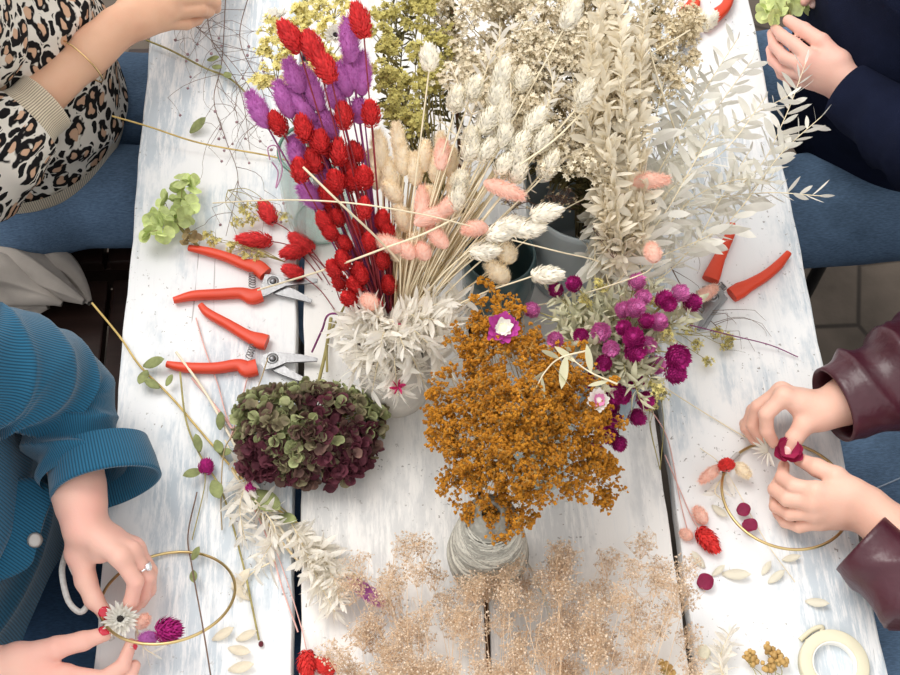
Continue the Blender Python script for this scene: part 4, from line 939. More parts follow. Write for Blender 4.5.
purs = [((249, 92), (268, 128)), ((277, 81), (292, 118)), ((287, 88), (315, 124)), ((287, 59), (302, 93)), ((302, 67), (322, 111)), ((320, 107), (335, 140)), ((331, 80), (341, 112)), ((338, 62), (349, 97)), ((347, 18), (352, 63)), ((350, 46), (355, 90)), ((361, 52), (362, 96)), ((358, 98), (360, 124)), ((291, 136), (303, 170)), ((299, 184), (324, 208)), ((322, 165), (332, 198)), ((308, 118), (322, 150))]
for i, (a, b) in enumerate(purs):
    h = hh(b[1], .40); A_, B_ = P(*a, h + .012), P(*b, h - .008)
    flower('bunny_tail_grass', 'violet bunny tail in the tall vase bunch, %s in order from the green jar side' % ORD[i], 'dried flower', 'violet bunny tails', M_BT['pur'][i % 2], 'flower_head', B_, A_, in_vase(B_, A_ - B_), PURST, .0010, .040, wide=1.3 if i != 13 else 1.4)
beis = [((377, 130), (383, 172), 1.25), ((400, 140), (404, 176), 1.15), ((413, 152), (416, 186), 1.1), ((438, 150), (436, 184), 1.2), ((455, 172), (454, 200), 1.1), ((383, 182), (402, 202), 1.1), ((396, 205), (410, 232), 1.2), ((429, 186), (432, 214), 1.0), ((440, 132), (445, 166), 1.0), ((387, 158), (392, 196), 1.2), ((396, 122), (400, 158), 1.0), ((426, 140), (424, 172), 1.0), ((452, 146), (450, 178), 1.0), ((370, 150), (377, 190), 1.05), ((414, 232), (420, 262), 1.3), ((502, 243), (512, 262), 1.3), ((392, 232), (398, 262), 1.1), ((488, 263), (508, 282), 1.3)]
for i, (a, b, w_) in enumerate(beis):
    h = hh(b[1], .37) + .015; A_, B_ = P(*a, h + .015), P(*b, h - .012)
    flower('bunny_tail_grass', 'sand-beige bunny tail in the tall vase bunch, %s in order from the back' % ORD[i], 'dried flower', 'beige bunny tails', M_BT['bei'][i % 2], 'flower_head', B_, A_, in_vase(B_, A_ - B_), STRAW, .0009, .040, wide=w_)
peas = [((443, 140), (441, 170), 'dusty pink bunny tail tipped over beige ones near the centre'), ((423, 186), (421, 226), 'pink bunny tail standing upright at the middle of the bunch'), ((452, 208), (414, 224), 'fluffy pink bunny tail lying nearly flat across the middle of the bunch'), ((458, 196), (440, 214), 'pink bunny tail just above the flat-lying one'), ((428, 226), (447, 248), 'pink bunny tail pointing down beside the straw stems'), ((376, 238), (402, 250), 'pink bunny tail pointing at the crimson ears'), ((399, 243), (415, 258), 'short pink bunny tail low in the bunch'), ((418, 243), (428, 260), 'round pink bunny tail seen nearly end on'), ((462, 230), (488, 227), 'salmon bunny tail lying beside the white ears'), ((524, 197), (484, 182), 'long salmon bunny tail above the white grass ears'), ((362, 296), (377, 308), 'small pale pink bunny tail low among crimson ears')]
for a, b, lab in peas:
    h = hh(b[1], .37) + .03; A_, B_ = P(*a, h + .004), P(*b, h)
    flower('bunny_tail_grass', lab, 'dried flower', 'pink bunny tails', M_BT['pea'][0], 'flower_head', B_, A_, in_vase(B_, A_ - B_), PALEST, .0008, .040, wide=1.05)
whs = [(429, 58), (456, 100), (473, 89), (498, 93), (502, 75), (504, 113), (522, 80), (471, 140), (504, 135), (520, 142), (542, 140), (571, 15), (584, 95), (471, 149), (518, 155), (504, 164), (518, 170), (549, 166), (500, 233), (529, 229), (511, 225), (545, 213), (484, 251), (547, 275), (457, 198), (488, 120), (487, 150), (535, 120), (460, 182)]
whs.sort(key=lambda q: q[1])
for i, (x, y) in enumerate(whs):
    h = hh(y, .40) + .015; c0 = P(x, y, h); d = nrm(c0 - (MO + [0, 0, -.05])); d = nrm(d + np.array([random.uniform(-.3, .35), random.uniform(-.3, .2), .1])); ln = .0285 * random.uniform(.85, 1.1)
    if y > 205: d = nrm(c0 - MO + np.array([.10, -.02, -.14])); ln = .032
    if (x, y) == (547, 275): d = nrm(np.array([1, -.02, .05]))
    if (x, y) == (429, 58): d = nrm(np.array([0.02, .8, .6]))
    flower('canary_grass', 'cream-white grass ear fanned out to the pot side, %s from the top' % ORD[i], 'dried flower', 'white canary grass', M_WH[i % 3], 'flower_head', c0 - d * ln / 2, c0 + d * ln / 2, in_vase(c0 - d * ln / 2, d), PALEST, .0009, .034, wide=.96)
# many bare straw stems in the same vase
fm = MB()
for k in range(90):
    x = random.uniform(400, 505); y = random.uniform(150, 260) if x < 470 else random.uniform(150, 245); e = P(x, y, hh(y, .36) - .03); p = in_vase(e, e); tube(fm, [e, *p], .0010, 5, 6)
for k in range(0): pass
so = fm.build('straw_stems', STRAW); so['kind'] = 'stuff'; tag(so, 'dense sheaf of bare straw stems filling the ceramic vase', 'stems')
fm = MB()
for k in range(60):
    x = random.uniform(335, 400); y = random.uniform(170, 280); e = P(x, y, hh(y, .34) - .03); p = in_vase(e, e); tube(fm, [e, *p], .0009, 5, 6)
so = fm.build('red_stems', REDST); so['kind'] = 'stuff'; tag(so, 'dense sheaf of dark red stems filling the ceramic vase', 'stems')

# ---- leafy branches
def branch(name, label, group, pts, m, sm, leaf=.036, n=26, w_=1.0, sr=.0011, spread=.9, tmpl=LEAF, start=.15, up=.2, cat='dried branch', seed=None, flat=.5, cvar=.12):
    rg = np.random.default_rng(seed if seed is not None else random.randrange(9999)); path = spline(pts, 10); L = np.concatenate([[0], np.cumsum(np.linalg.norm(np.diff(path, axis=0), axis=1))])
    t = thing(name, label, cat, path[0], group); mb = MB(); tube(mb, pts, sr, 6, 8, taper=sr * .5); mb.build('stem', sm, t)
    s = L[-1] * (start + (1 - start) * (np.arange(n) + .5) / n); pos = np.stack([np.interp(s, L, path[:, k]) for k in range(3)], 1); T = nrm(np.stack([np.interp(s, L, np.gradient(path[:, k])) for k in range(3)], 1))
    side = nrm(np.cross(T, [0, 0, 1.0])) * np.where(np.arange(n) % 2, 1, -1)[:, None]
    D = nrm(T * (.55 + .3 * rg.random((n, 1))) + side * spread * (.6 + .5 * rg.random((n, 1))) + rg.normal(size=(n, 3)) * [.18, .18, .35] * flat * 2 + [0, 0, up]); D[-1] = T[-1]
    M = frames(D, rg.normal(size=n) * .8 * flat * 2); sz = leaf * (.65 + .6 * rg.random(n)) * (1 - .35 * (np.arange(n) / n) ** 2); M = M * sz[:, None, None]; M[:, :, 1] *= w_
    lm = MB(); lm.inst(tmpl, M, pos, 1 - cvar * rg.random((n, 1)) * np.ones(3)); lm.build('leaves', m, t); return t
BLEACH = col_('bleached_leaf', (0.93, 0.91, 0.83), rough=.6, var=.05, scale=80, transl=.3); PAPER = col_('papery_cream_leaf', (0.92, 0.85, 0.70), rough=.65, var=.07, scale=80, transl=.35)
WPETAL = col_('ivory_bract', (0.97, 0.935, 0.86), rough=.6, var=.03, scale=80, transl=.45)
# bleached foliage spilling over the lip of the ceramic vase
rr = random.Random(3)
ends = [(338, 330, .14), (345, 352, .13), (352, 375, .12), (372, 392, .11), (398, 396, .12), (425, 385, .13), (448, 368, .14), (468, 345, .15), (478, 322, .16), (470, 300, .17), (440, 305, .18), (420, 318, .19), (395, 330, .19), (370, 322, .18), (355, 312, .17), (405, 350, .185), (380, 350, .18), (430, 345, .18), (450, 325, .18)]
for i, (x, y, h) in enumerate(ends):
    e = P(x, y, h); a = MO + [0, 0, -.02] + (e - MO) * .1; b = MO + (e - MO) * .5 + [0, 0, .035]
    branch('bleached_foliage', 'bleached white leafy sprig spilling over the ceramic vase lip', 'bleached sprigs on the ceramic vase', [a, b, e], WPETAL, PALEST, leaf=.030, n=62, spread=1.0, start=.12, up=.3, flat=1.0, w_=.95, seed=i, tmpl=SPIKE)
MPINK = col_('magenta_petal', (.62, .03, .16), var=.1)
for x, y, lab in ((398, 388, 'tiny magenta-centred white bloom hanging at the ceramic vase front'), (394, 328, 'tiny crimson petal caught in the white foliage')):
    p = P(x, y, .185 if y < 350 else .14); t = thing('dried_bloom', lab, 'dried flower', p); mb = MB(); n = 6 if y > 350 else 2; M = frames(nrm(np.stack([np.cos(np.arange(n)), np.sin(np.arange(n)), .4 + 0 * np.arange(n)], 1))) * .010; mb.inst(petal_t(), M, np.repeat(p[None], n, 0)); mb.build('petals', MPINK, t)
    if y > 350: mb = MB(); n = 9; a = np.arange(n) * .7; M = frames(nrm(np.stack([np.cos(a), np.sin(a), .1 + 0 * a], 1))) * .022; mb.inst(LEAFW, M, np.repeat(p[None] - [0, 0, .003], n, 0)); mb.build('outer_petals', WPETAL, t)
# white branches fanning from the grey-blue pot towards the navy sweater
POT = P(575, 268, 0); PM = POT + [0, 0, .185]
brs = [([(700, 205, .13), (755, 172, .13), (784, 120, .14), (806, 62, .15)], 'white leafy branch reaching up over the dark sweater', 26, .036), ([(640, 262, .12), (700, 206, .12), (762, 193, .12), (822, 196, .13)], 'white leafy branch whose tip crosses the jeans', 26, .038), ([(655, 262, .12), (725, 225, .13), (780, 155, .14), (822, 116, .15)], 'white leafy branch ending just beneath the hand in navy', 30, .036),
       ([(625, 230, .18), (665, 160, .20), (705, 90, .18), (738, 38, .16)], 'white leafy branch pointing to the far table end', 22, .036), ([(625, 250, .2), (670, 190, .21), (725, 150, .20), (765, 98, .18)], 'white leafy branch between the two that reach the sweater', 26, .034), ([(600, 300, .17), (650, 262, .18), (700, 240, .16), (735, 222, .13)], 'short white leafy branch above the open snips', 24, .034),
       ([(620, 260, .2), (660, 220, .22), (690, 170, .22), (712, 130, .2)], 'white leafy branch in the thick of the fan', 26, .036), ([(610, 285, .18), (640, 250, .2), (668, 225, .2), (690, 200, .18)], 'white leafy branch low beside the grey-blue pot', 28, .032), ([(630, 200, .22), (650, 140, .24), (662, 90, .24), (672, 50, .22)], 'white leafy branch rising beside the papery plume', 24, .034), ([(650, 290, .14), (640, 262, .16), (655, 232, .18), (680, 215, .18)], 'small bleached branch just above the magenta flowers', 24, .030),
       ([(640, 230, .2), (690, 160, .2), (735, 125, .18), (790, 95, .16)], 'slim white branch beneath the longer white ones', 22, .032), ([(650, 240, .14), (690, 200, .16), (735, 180, .15), (775, 182, .13)], 'white leafy branch just above the one crossing the jeans', 28, .034), ([(640, 210, .18), (680, 150, .18), (715, 110, .17), (752, 60, .14)], 'pale leafy branch nearly touching the far table edge', 26, .034), ([(645, 280, .14), (690, 250, .15), (720, 200, .15), (750, 150, .13)], 'pale leafy branch lowest behind the open snips', 28, .034), ([(630, 240, .19), (655, 190, .2), (680, 130, .19), (700, 70, .16)], 'pale leafy branch closest to the papery plumes', 28, .034),
       ([(605, 300, .14), (600, 275, .16), (590, 255, .18), (585, 235, .18)], 'bleached sprig standing before the grey-blue pot', 26, .026)]
for i, (pts, lab, n, lf) in enumerate(brs):
    q = [P(*p) for p in pts]; st = q[0] - [0, 0, 0]; a = PM + (st - PM) * .35 * [1, 1, 0] + [0, 0, .005]
    branch('bleached_ruscus', lab, 'bleached ruscus fan', [POT + [0, 0, .02], a, *q] if np.linalg.norm(st[:2] - POT[:2]) < .3 else q, BLEACH, PALEST, leaf=lf * 1.08, n=n + 22, start=.32, w_=1.12, seed=50 + i, flat=.35, up=.1)
pls = [[(622, 262, .2), (612, 180, .28), (604, 90, .32), (600, -5, .33)], [(628, 250, .2), (628, 160, .28), (622, 70, .33), (618, -20, .34)], [(612, 255, .2), (598, 180, .27), (588, 110, .31), (592, 30, .34)], [(640, 255, .2), (640, 170, .27), (640, 90, .31), (645, 10, .33)], [(618, 300, .1), (612, 262, .18), (606, 220, .25), (602, 160, .29)]]
for i, pts in enumerate(pls):
    q = [P(*p) for p in pts]
    branch('papery_plume', 'pale papery leaf plume rising from the grey-blue pot, %s from the crimson bunch' % ORD[[2, 3, 0, 4, 1][i]], 'papery plumes in the grey-blue pot', [PM * .8 + q[0] * .2 - [0, 0, .02], *q], PAPER, PALEST, leaf=.021, n=270, start=.08, seed=80 + i, flat=1.1, tmpl=FRILL, spread=.95, up=.2, w_=1.0)

# ---- sprays of small florets
def star_t(k=5, cup=.35):
    V = [(0, 0, 0)]; F = []
    for i in range(k):
        a = 2 * math.pi * i / k; b = a + math.pi / k; V += [(math.cos(a), math.sin(a), cup + .35), (.55 * math.cos(b), .55 * math.sin(b), cup)]
    n = 2 * k
    for i in range(n): F.append((0, 1 + i, 1 + (i + 1) % n))
    return np.array(V) - [0, 0, .3], np.array(F)
STAR = star_t()
def _crumb():
    V, F = [], []
    for c, s_ in (((.35, 0, 0), .62), ((-.28, .38, .1), .58), ((-.2, -.42, -.05), .55), ((0, .05, .5), .5)):
        F.append(OCT[1] + 6 * len(V)); V.append(OCT[0] * s_ + c)
    return np.concatenate(V), np.concatenate(F)
CRUMB = _crumb()
def spray(name, label, group, foot, clusters, tmpl, fm_, sm, size, n_tip, stem_r=.0009, cat='dried flower', seed=0, cr=.02, hubs=5, cv=.25, flatten=.6, fork=None, mouth=None, spherical=False, tipr=.0003, amp=.2, loose=False, clump=None):
    rg = np.random.default_rng(seed); t = thing(name, label, cat, foot, group); st = MB(); tips = []; dirs = []
    for c in clusters:
        c, r = np.asarray(c[:3], float), (c[3] if len(c) > 3 else cr); hub = foot if fork is None else fork
        chain = [foot] + ([mouth] if mouth is not None else []) + [(c + (mouth if mouth is not None else foot)) / 2 + rg.normal(size=3) * .008 + [0, 0, .01], c - nrm(c - foot) * r]
        tube(st, chain, stem_r, 5, 5, taper=stem_r * .6); k0 = chain[-1]
        hb = c + (rg.normal(size=(hubs, 3)) * r * .5 if clump is None else nrm(rg.normal(size=(hubs, 3))) * r * rg.random((hubs, 1)) ** .5) * [1, 1, flatten]; bentsegs(st, np.repeat(k0[None], hubs, 0), hb, stem_r * .6, stem_r * .4, amp, k=4)
        idx = rg.integers(0, hubs, n_tip); off = nrm(rg.normal(size=(n_tip, 3))) * (rg.random((n_tip, 1)) ** .45) * r * [1, 1, flatten]; tp = c + off * 1.0 if clump is None else hb[idx] + off * clump
        bentsegs(st, hb[idx], tp, stem_r * .4, tipr, amp, k=2); tips.append(tp); dirs.append(nrm(tp - hb[idx] + [0, 0, r * .4]))
    tips = np.concatenate(tips); dirs = np.concatenate(dirs); N = len(tips); st.build('stems', sm, t)
    M = frames(dirs, rg.random(N) * 6.28) * (size * (.7 + .6 * rg.random(N)))[:, None, None]; fl_ = MB(); cc = 1 - cv * rg.random((N, 1)) * np.array([[.7, .9, 1.1]])
    fl_.inst(tmpl, M, tips, cc); o = fl_.build('florets', fm_, t); o['kind'] = 'stuff'; return t
def in_poly(poly, n, rg, mind=0):
    poly = np.array(poly, float); lo, hi = poly.min(0), poly.max(0); out = []
    tries = 0
    while len(out) < n and tries < 20000:
        tries += 1; p = lo + (hi - lo) * rg.random(2); c = False; j = len(poly) - 1
        for i in range(len(poly)):
            if (poly[i][1] > p[1]) != (poly[j][1] > p[1]) and p[0] < (poly[j][0] - poly[i][0]) * (p[1] - poly[i][1]) / (poly[j][1] - poly[i][1]) + poly[i][0]: c = not c
            j = i
        if c and all(np.hypot(*(p - q)) > mind for q in out): out.append(p)
    return out
OR = col_('mustard_orange_floret', (0.70, 0.31, 0.028), rough=.7, var=.2, scale=120, transl=.15); ORST = mat('amber_stem', (.58, .38, .13), var=.2, scale=60)
YEL = col_('yellow_statice', (0.90, 0.82, 0.34), rough=.6, var=.12, scale=100, transl=.3); YEL2 = col_('green_yellow_statice', (0.66, 0.60, 0.20), rough=.6, var=.15, scale=100, transl=.25)
KHAKI = mat('khaki_stem', (.40, .32, .17), var=.2, scale=60); CRM = col_('cream_blossom', (0.95, 0.88, 0.70), rough=.7, var=.1, scale=100, transl=.25); TAN = col_('tan_gypsophila', (0.92, 0.77, 0.61), rough=.7, var=.12, scale=100, transl=.2); TANST = mat('tan_thread_stem', (.80, .58, .38), var=.15, scale=60)
rg = np.random.default_rng(11)
OV = P(538, 468, 0); OM = OV + [0, 0, .105]
pts = in_poly([(468, 330), (520, 322), (556, 352), (600, 392), (606, 440), (622, 480), (598, 502), (560, 480), (528, 500), (508, 528), (478, 522), (462, 486), (448, 440), (436, 424), (442, 388), (462, 366)], 62, rg, 15)
oh = lambda x, y: .245 - .115 * (np.hypot(x - 520, (y - 410) * .85) / 110) ** 1.6
cl = [(*P(x, y, oh(x, y) + rg.normal() * .008), .024) for x, y in pts]
cl.sort(key=lambda q: math.atan2(q[1] - OM[1], q[0] - OM[0]))
nsp = 8; MK1 = [('the ceramic vase', 430, 400), ('the flat magenta-white strawflower', 500, 345), ('the curled leaf', 556, 365), ('the pink frilled bloom', 596, 410), ('the long plank gap', 612, 470), ('the twine cone', 487, 515), ('the dark hydrangea', 440, 460), ('the foot of the blue-grey vase', 560, 460)]
lab8 = ['reaching towards the magenta flowers', 'beside the pale curled leaf', 'below the blue-grey vase side', 'behind the white foliage', 'touching the ceramic vase', 'hanging lowest over the twine', 'above the twine cone', 'standing out over the bare planks']
for k in range(nsp):
    c = cl[k * len(cl) // nsp:(k + 1) * len(cl) // nsp]
    cen = np.mean([q[:3] for q in c], 0)
    spray('orange_flower_spray', 'mustard orange floret spray, the one nearest ' + nearest(cen, MK1), 'mustard orange sprays in the glass vase', OV + [0, 0, .006], c, CRUMB, OR, ORST, .0024, 150, seed=100 + k, mouth=OM + (cen - OM) * [.15, .15, 0], hubs=13, flatten=.7, amp=.2, stem_r=.0006, tipr=.0002, clump=.36, cv=.5)
MK2 = [('the lowest beige tail', 480, 270), ('the teal pot mouth', 505, 290), ('the white foliage top', 474, 300), ('the teal pot foot', 520, 302), ('the strawflower edge', 512, 322), ('the strawflower and white foliage', 488, 326), ('the magenta bunch top', 534, 306), ('the middle of the white foliage', 470, 350), ('the ceramic vase body', 425, 386), ('the ceramic vase foot', 428, 425), ('the curled leaf', 578, 352), ('the magenta globe cluster', 618, 378), ('the twine end', 530, 530), ('the long plank gap', 615, 500)]
for k, (x, y, r_) in enumerate([(488, 283, .010), (498, 296, .012), (478, 300, .009), (510, 300, .011), (505, 318, .016), (485, 325, .014), (522, 308, .009), (475, 345, .012), (432, 390, .010), (435, 415, .010), (580, 350, .011), (612, 380, .010), (530, 520, .010), (604, 500, .014)]):
    spray('orange_flower_spray', 'small outlying orange spray, the one nearest ' + nearest(P(x, y, .2), MK2), 'small outlying orange sprays', OM + [0, 0, -.03], [(*P(x, y, .20 if y < 480 else .13), r_)], CRUMB, OR, ORST, .0023, 40 if r_ < .013 else 75, seed=140 + k, hubs=5, amp=.2, stem_r=.0005, clump=.5)

DKLEAF = col_('olive_foliage_shadow', (0.16, 0.14, 0.06), rough=.8, var=.25, scale=60, transl=.1)  # dark tone stands for olive stems and the shadow under the blossom
for k, (a, b, lab) in enumerate([((385, 90), (392, -10), 'behind the violet tails'), ((405, 110), (415, -15), 'behind the olive yellow statice'), ((425, 130), (440, -15), 'under the lone upright ear'), ((450, 120), (468, -20), 'where yellow turns to cream'), ((480, 150), (500, -20), 'beneath the white ears'), ((520, 160), (530, -20), 'under the middle of the cream blossom'), ((545, 170), (560, -20), 'by the papery plumes'), ((585, 180), (590, -10), 'under the papery plumes'), ((640, 120), (655, 0), 'between plumes and white branches')]):
    base = P(440, 240, .02) if k < 3 else POT + [0, 0, .02]; mo = P(440, 215, .14) if k < 3 else PM
    branch('shadow_foliage', 'dark olive twiggy stem filling the shadow ' + lab, 'dark twiggy stems filling the shadow under the blossom', [base, mo, P(*a, .17), P(a[0] * .5 + b[0] * .5 + (-1) ** k * 8, a[1] * .5 + b[1] * .5, .20), P(*b, .21)], DKLEAF, DKST, leaf=.020, n=170, start=.25, seed=700 + k, flat=1.2, spread=1.1, tmpl=SPIKE, sr=.0014)
# yellow statice in the glass jar, cream blossom in the pot
JB = P(322, 222, 0); JM = JB + [0, 0, .155]
ys = [(273, 30), (268, 48), (275, 72), (264, 78), (285, 90), (300, 20), (322, 12), (335, 6), (345, 28), (328, 30), (312, 70), (305, 8), (330, 52), (290, 55)]
for k, g in enumerate((ys[:5], ys[5:10], ys[10:])):
    spray('yellow_statice', ['pale yellow statice spray behind the outermost violet tails', 'pale yellow statice spray beside the topmost crimson ear', 'pale yellow statice spray tucked deep between violet tails'][k], 'pale yellow statice', JB + [0, 0, .01], [(*P(x, y, .30), .017) for x, y in g], STAR, YEL, OLIVE, .0034, 75, seed=200 + k, mouth=JM, hubs=9, cv=.12, clump=.4)
rg = np.random.default_rng(21)
for k in range(3):
    pp = in_poly([(372, 5), (440, -15), (445, 60), (428, 128), (395, 125), (375, 80)], 11, rg, 12)
    spray('green_yellow_statice', ['olive yellow statice spray deep behind the lone white ear', 'olive yellow statice spray next to the crimson bunch', 'olive yellow statice spray beside the cream blossom'][k], 'olive yellow statice', P(440, 240, .02), [(*P(x, y, .27 + .03 * rg.random()), .017) for x, y in pp], STAR, YEL2, OLIVE, .0031, 80, seed=210 + k, mouth=P(440, 215, .14), hubs=9, stem_r=.0009, clump=.38)
MK3 = [('the olive yellow sprays', 470, 30), ('the lone upright ear', 480, 60), ('the table end', 520, 10), ('the papery plumes', 590, 60), ('the pot mouth', 570, 150), ('the topmost white ear', 560, 30), ('the thick of the white ears', 520, 90)]
for k in range(7):
    pp = in_poly([(432, -20), (640, -20), (640, 60), (610, 150), (560, 185), (530, 170), (500, 120), (450, 95), (436, 60)], 16, rg, 9); cx_ = [q[0] for q in pp]
    spray('cream_blossom_branch', 'cream blossom branch behind white ears, the one nearest ' + nearest(P(np.mean(cx_), np.mean([q[1] for q in pp]), .28), MK3), 'cream blossom branches behind the white ears', POT + [0, 0, .02], [(*P(x, y, .24 + .07 * rg.random()), .024) for x, y in pp], STAR, CRM, KHAKI, .0030, 140, seed=220 + k, mouth=PM + (P(pp[0][0], pp[0][1], .185) - PM) * [.1, .1, 0], hubs=14, stem_r=.0009, cv=.3, clump=.42, tipr=.0002)
for k in range(3):
    pp = in_poly([(640, -15), (700, -15), (700, 60), (665, 110), (640, 120)], 7, rg, 12)
    spray('cream_blossom_branch', ['beige blossom sprig covering the snips at the far table end', 'beige blossom sprig between white branches and papery plumes', 'beige blossom sprig leaning to the far table end'][k], 'beige blossom sprigs', POT + [0, 0, .02], [(*P(x, y, .20 + .05 * rg.random()), .022) for x, y in pp], STAR, col_('beige_blossom', (.86, .76, .54), transl=.2) if k == 0 else bpy.data.materials['beige_blossom'], KHAKI, .0029, 100, seed=240 + k, mouth=PM, hubs=10, clump=.42, stem_r=.0006, tipr=.0002)
for k, (x, y) in enumerate([(516, 200), (612, 235), (645, 205), (560, 200)]):
    spray('cream_blossom_branch', ['dark sprig with few beige blossoms over the teal pot rim', 'dark sprig with beige blossoms over the pot front', 'dark sprig with beige blossoms under the long salmon tail', 'dark sprig with beige blossoms hanging into the grey-blue pot'][k], 'dark sprigs at the pots', PM + [0, 0, -.05], [(*P(x, y, .22), .022)], STAR, bpy.data.materials['beige_blossom'], TWIG, .0022, 40, seed=250 + k, hubs=6)
MK4 = [('the lone upright ear', 445, 68), ('the far blossom', 500, 25), ('the papery plumes', 572, 70), ('the pink bunny tails', 440, 125), ('the middle of the blossom', 545, 62), ('the table end', 540, 5), ('the bunch centre', 565, 85)]
# small white-leaved sprigs between the white ears
for i, pts in enumerate([[(480, 130, .3), (470, 112, .31), (452, 68, .32)], [(505, 120, .3), (500, 60, .32), (500, 22, .33)], [(520, 150, .29), (545, 110, .30), (560, 70, .3)], [(470, 170, .28), (450, 130, .29), (436, 120, .3)], [(530, 130, .3), (552, 95, .31), (548, 60, .32)], [(490, 60, .32), (520, 30, .33), (540, 5, .34)], [(560, 150, .28), (575, 110, .29), (572, 70, .3)]]):
    branch('bleached_sprig', 'thin bleached sprig among white ears, the one nearest ' + nearest(P(*pts[-1]), MK4), 'bleached sprigs among the white ears', [MO + [.02, .02, 0], *[P(*p) for p in pts]], WPETAL, PALEST, leaf=.018, n=34, start=.55, seed=300 + i, flat=.8)

# tan gypsophila fanning in from the near end of the table
gy = [([(395, 580), (425, 572), (450, 590), (460, 620), (440, 640), (420, 660), (400, 640), (385, 665), (380, 610)], (455, 860), 'tan gypsophila spray nearest the purple tail'), ([(520, 560), (560, 556), (580, 580), (600, 600), (560, 620), (530, 600), (545, 640), (520, 660)], (545, 880), 'tan gypsophila spray overlapping the twine cone'),
      ([(620, 560), (650, 575), (665, 610), (680, 655), (640, 640), (620, 600), (600, 640), (650, 690)], (585, 880), 'tan gypsophila spray farthest from the teal jacket'), ([(590, 650), (560, 670), (520, 690), (600, 690), (640, 670), (490, 680), (560, 640), (620, 650)], (560, 900), 'tan gypsophila spray low at the near table end'), ([(350, 660), (370, 640), (340, 690), (400, 690), (430, 690), (370, 680), (455, 670)], (430, 880), 'tan gypsophila spray beside the loose crimson ear'),
      ([(480, 575), (500, 565), (515, 580), (475, 600), (500, 610), (470, 640)], (500, 880), 'thin tan gypsophila spray in front of the twine cone')]
for k, (pp, ft, lab) in enumerate(gy):
    rg = np.random.default_rng(260 + k); cc = []
    for x, y in pp:
        for q in range(3): cc.append((*P(x + rg.normal() * 14, y + rg.normal() * 12, .04 + .06 * rg.random()), .018))
    if k == 5: cc = cc[::2]
    foot = P(*ft, .03); cc = [c for c in cc]
    spray('gypsophila_spray', lab, 'tan gypsophila sprays', foot, cc, OCT, TAN, TANST, .00135, 84, seed=270 + k, hubs=12, fork=None, stem_r=.00038, tipr=.00010, amp=.15, flatten=.8, cv=.3)
for k, (x, y) in enumerate([(357, 562), (388, 590), (345, 585), (372, 610)]):
    spray('gypsophila_spray', 'wispy gypsophila twig, the one ' + ['above the purple tail', 'at the pointed end of the purple tail', 'touching the bleached cluster', 'below the purple tail'][k], 'wispy gypsophila twigs', P(430 - k * 4, 700, .02), [(*P(x, y, .05), .022)], OCT, TAN, TANST, .00125, 45, seed=290 + k, hubs=9, stem_r=.0004, tipr=.00015, amp=.35)

# ---- magenta globe flowers
GV = P(606, 402, 0); GM_ = GV + [0, 0, .12]
gms = [(637, 282, 0), (643, 297, 0), (680, 293, 0), (669, 304, 1), (692, 303, 1), (623, 310, 0), (635, 308, 0), (646, 321, 1), (659, 322, 0), (624, 328, 1), (634, 338, 2), (635, 351, 2), (611, 349, 0), (678, 357, 3), (675, 373, 2), (604, 363, 1), (656, 365, 0), (581, 336, 1), (601, 332, 0), (555, 340, 0), (636, 381, 1), (645, 400, 1), (637, 417, 1), (613, 393, 2), (601, 424, 1), (615, 420, 1), (609, 434, 1), (556, 290, 1), (574, 284, 1), (532, 310, 0), (569, 387, 1), (612, 406, 1), (594, 450, 1), (619, 443, 1), (610, 435, 1), (648, 345, 0), (590, 380, 1), (664, 300, 1), (622, 395, 1)]
gms.sort(key=lambda q: q[1])
for i, (x, y, k) in enumerate(gms):
    h = .20 - .0009 * max(0, y - 340) + (.02 if k >= 2 else 0) + random.uniform(-.012, .012); c0 = P(x, y, h); d = nrm(c0 - GM_ + np.array([random.uniform(-.08, .08), random.uniform(-.12, .02), .03])); ln = .0168 * (1.25 if k == 3 else 1.08 if k == 2 else .85 + .2 * random.random() - (.1 if k == 1 else 0))
    flower('globe_amaranth', '%s globe flower in the blue-grey vase bunch, %s from the top' % ('pink-violet' if k == 0 else 'deep magenta', ORD[i]), 'dried flower', 'magenta globe flowers', M_GP if k == 0 else M_GO[i % 2], 'flower_head', c0 - d * ln / 2, c0 + d * ln / 2, in_vase(c0 - d * ln / 2, d, GV, .12, .025), OLIVE, .0007, .019, wide=ln / .019 * 1.08)
SAGE = col_('dry_sage_leaf', (0.80, 0.78, 0.56), rough=.75, var=.15, scale=60, transl=.25); PALEG = col_('pale_green_leaf', (0.50, 0.55, 0.28), rough=.7, var=.15, scale=60, transl=.25)
rg = np.random.default_rng(31)
for i, (x, y) in enumerate([(560, 300), (580, 290), (600, 292), (620, 292), (655, 285), (575, 320), (595, 315), (640, 318), (690, 318), (665, 340), (610, 330), (590, 345), (640, 365), (655, 385), (625, 372), (600, 398), (640, 400), (560, 330), (675, 320), (700, 300), (548, 290), (545, 318), (566, 312), (585, 305), (570, 340), (590, 330), (552, 345), (608, 300), (630, 300), (650, 345)]):
    e = P(x, y, .18 + .01 * rg.random())
    branch('amaranth_foliage', 'dry sage-green leafy stem among the magenta globe flowers', 'leafy stems in the blue-grey vase', [GV + [0, 0, .02], GM_ + (e - GM_) * [.2, .2, 0], (GM_ + e) / 2 + [0, 0, .015], e], SAGE, OLIVE, leaf=.021, n=40, start=.55, seed=400 + i, flat=1.1, tmpl=leaf_t(.36, .9, .2, 7), up=.3, w_=.9, cvar=.3)
branch('curled_leaf_stem', 'pale cream stem with curled leaf lying across the orange flowers', None, [P(617, 384, .25), P(590, 372, .26), P(568, 356, .26)], col_('pale_curl', (.72, .70, .48), transl=.2), PALEST, leaf=.03, n=3, start=.0, seed=4)
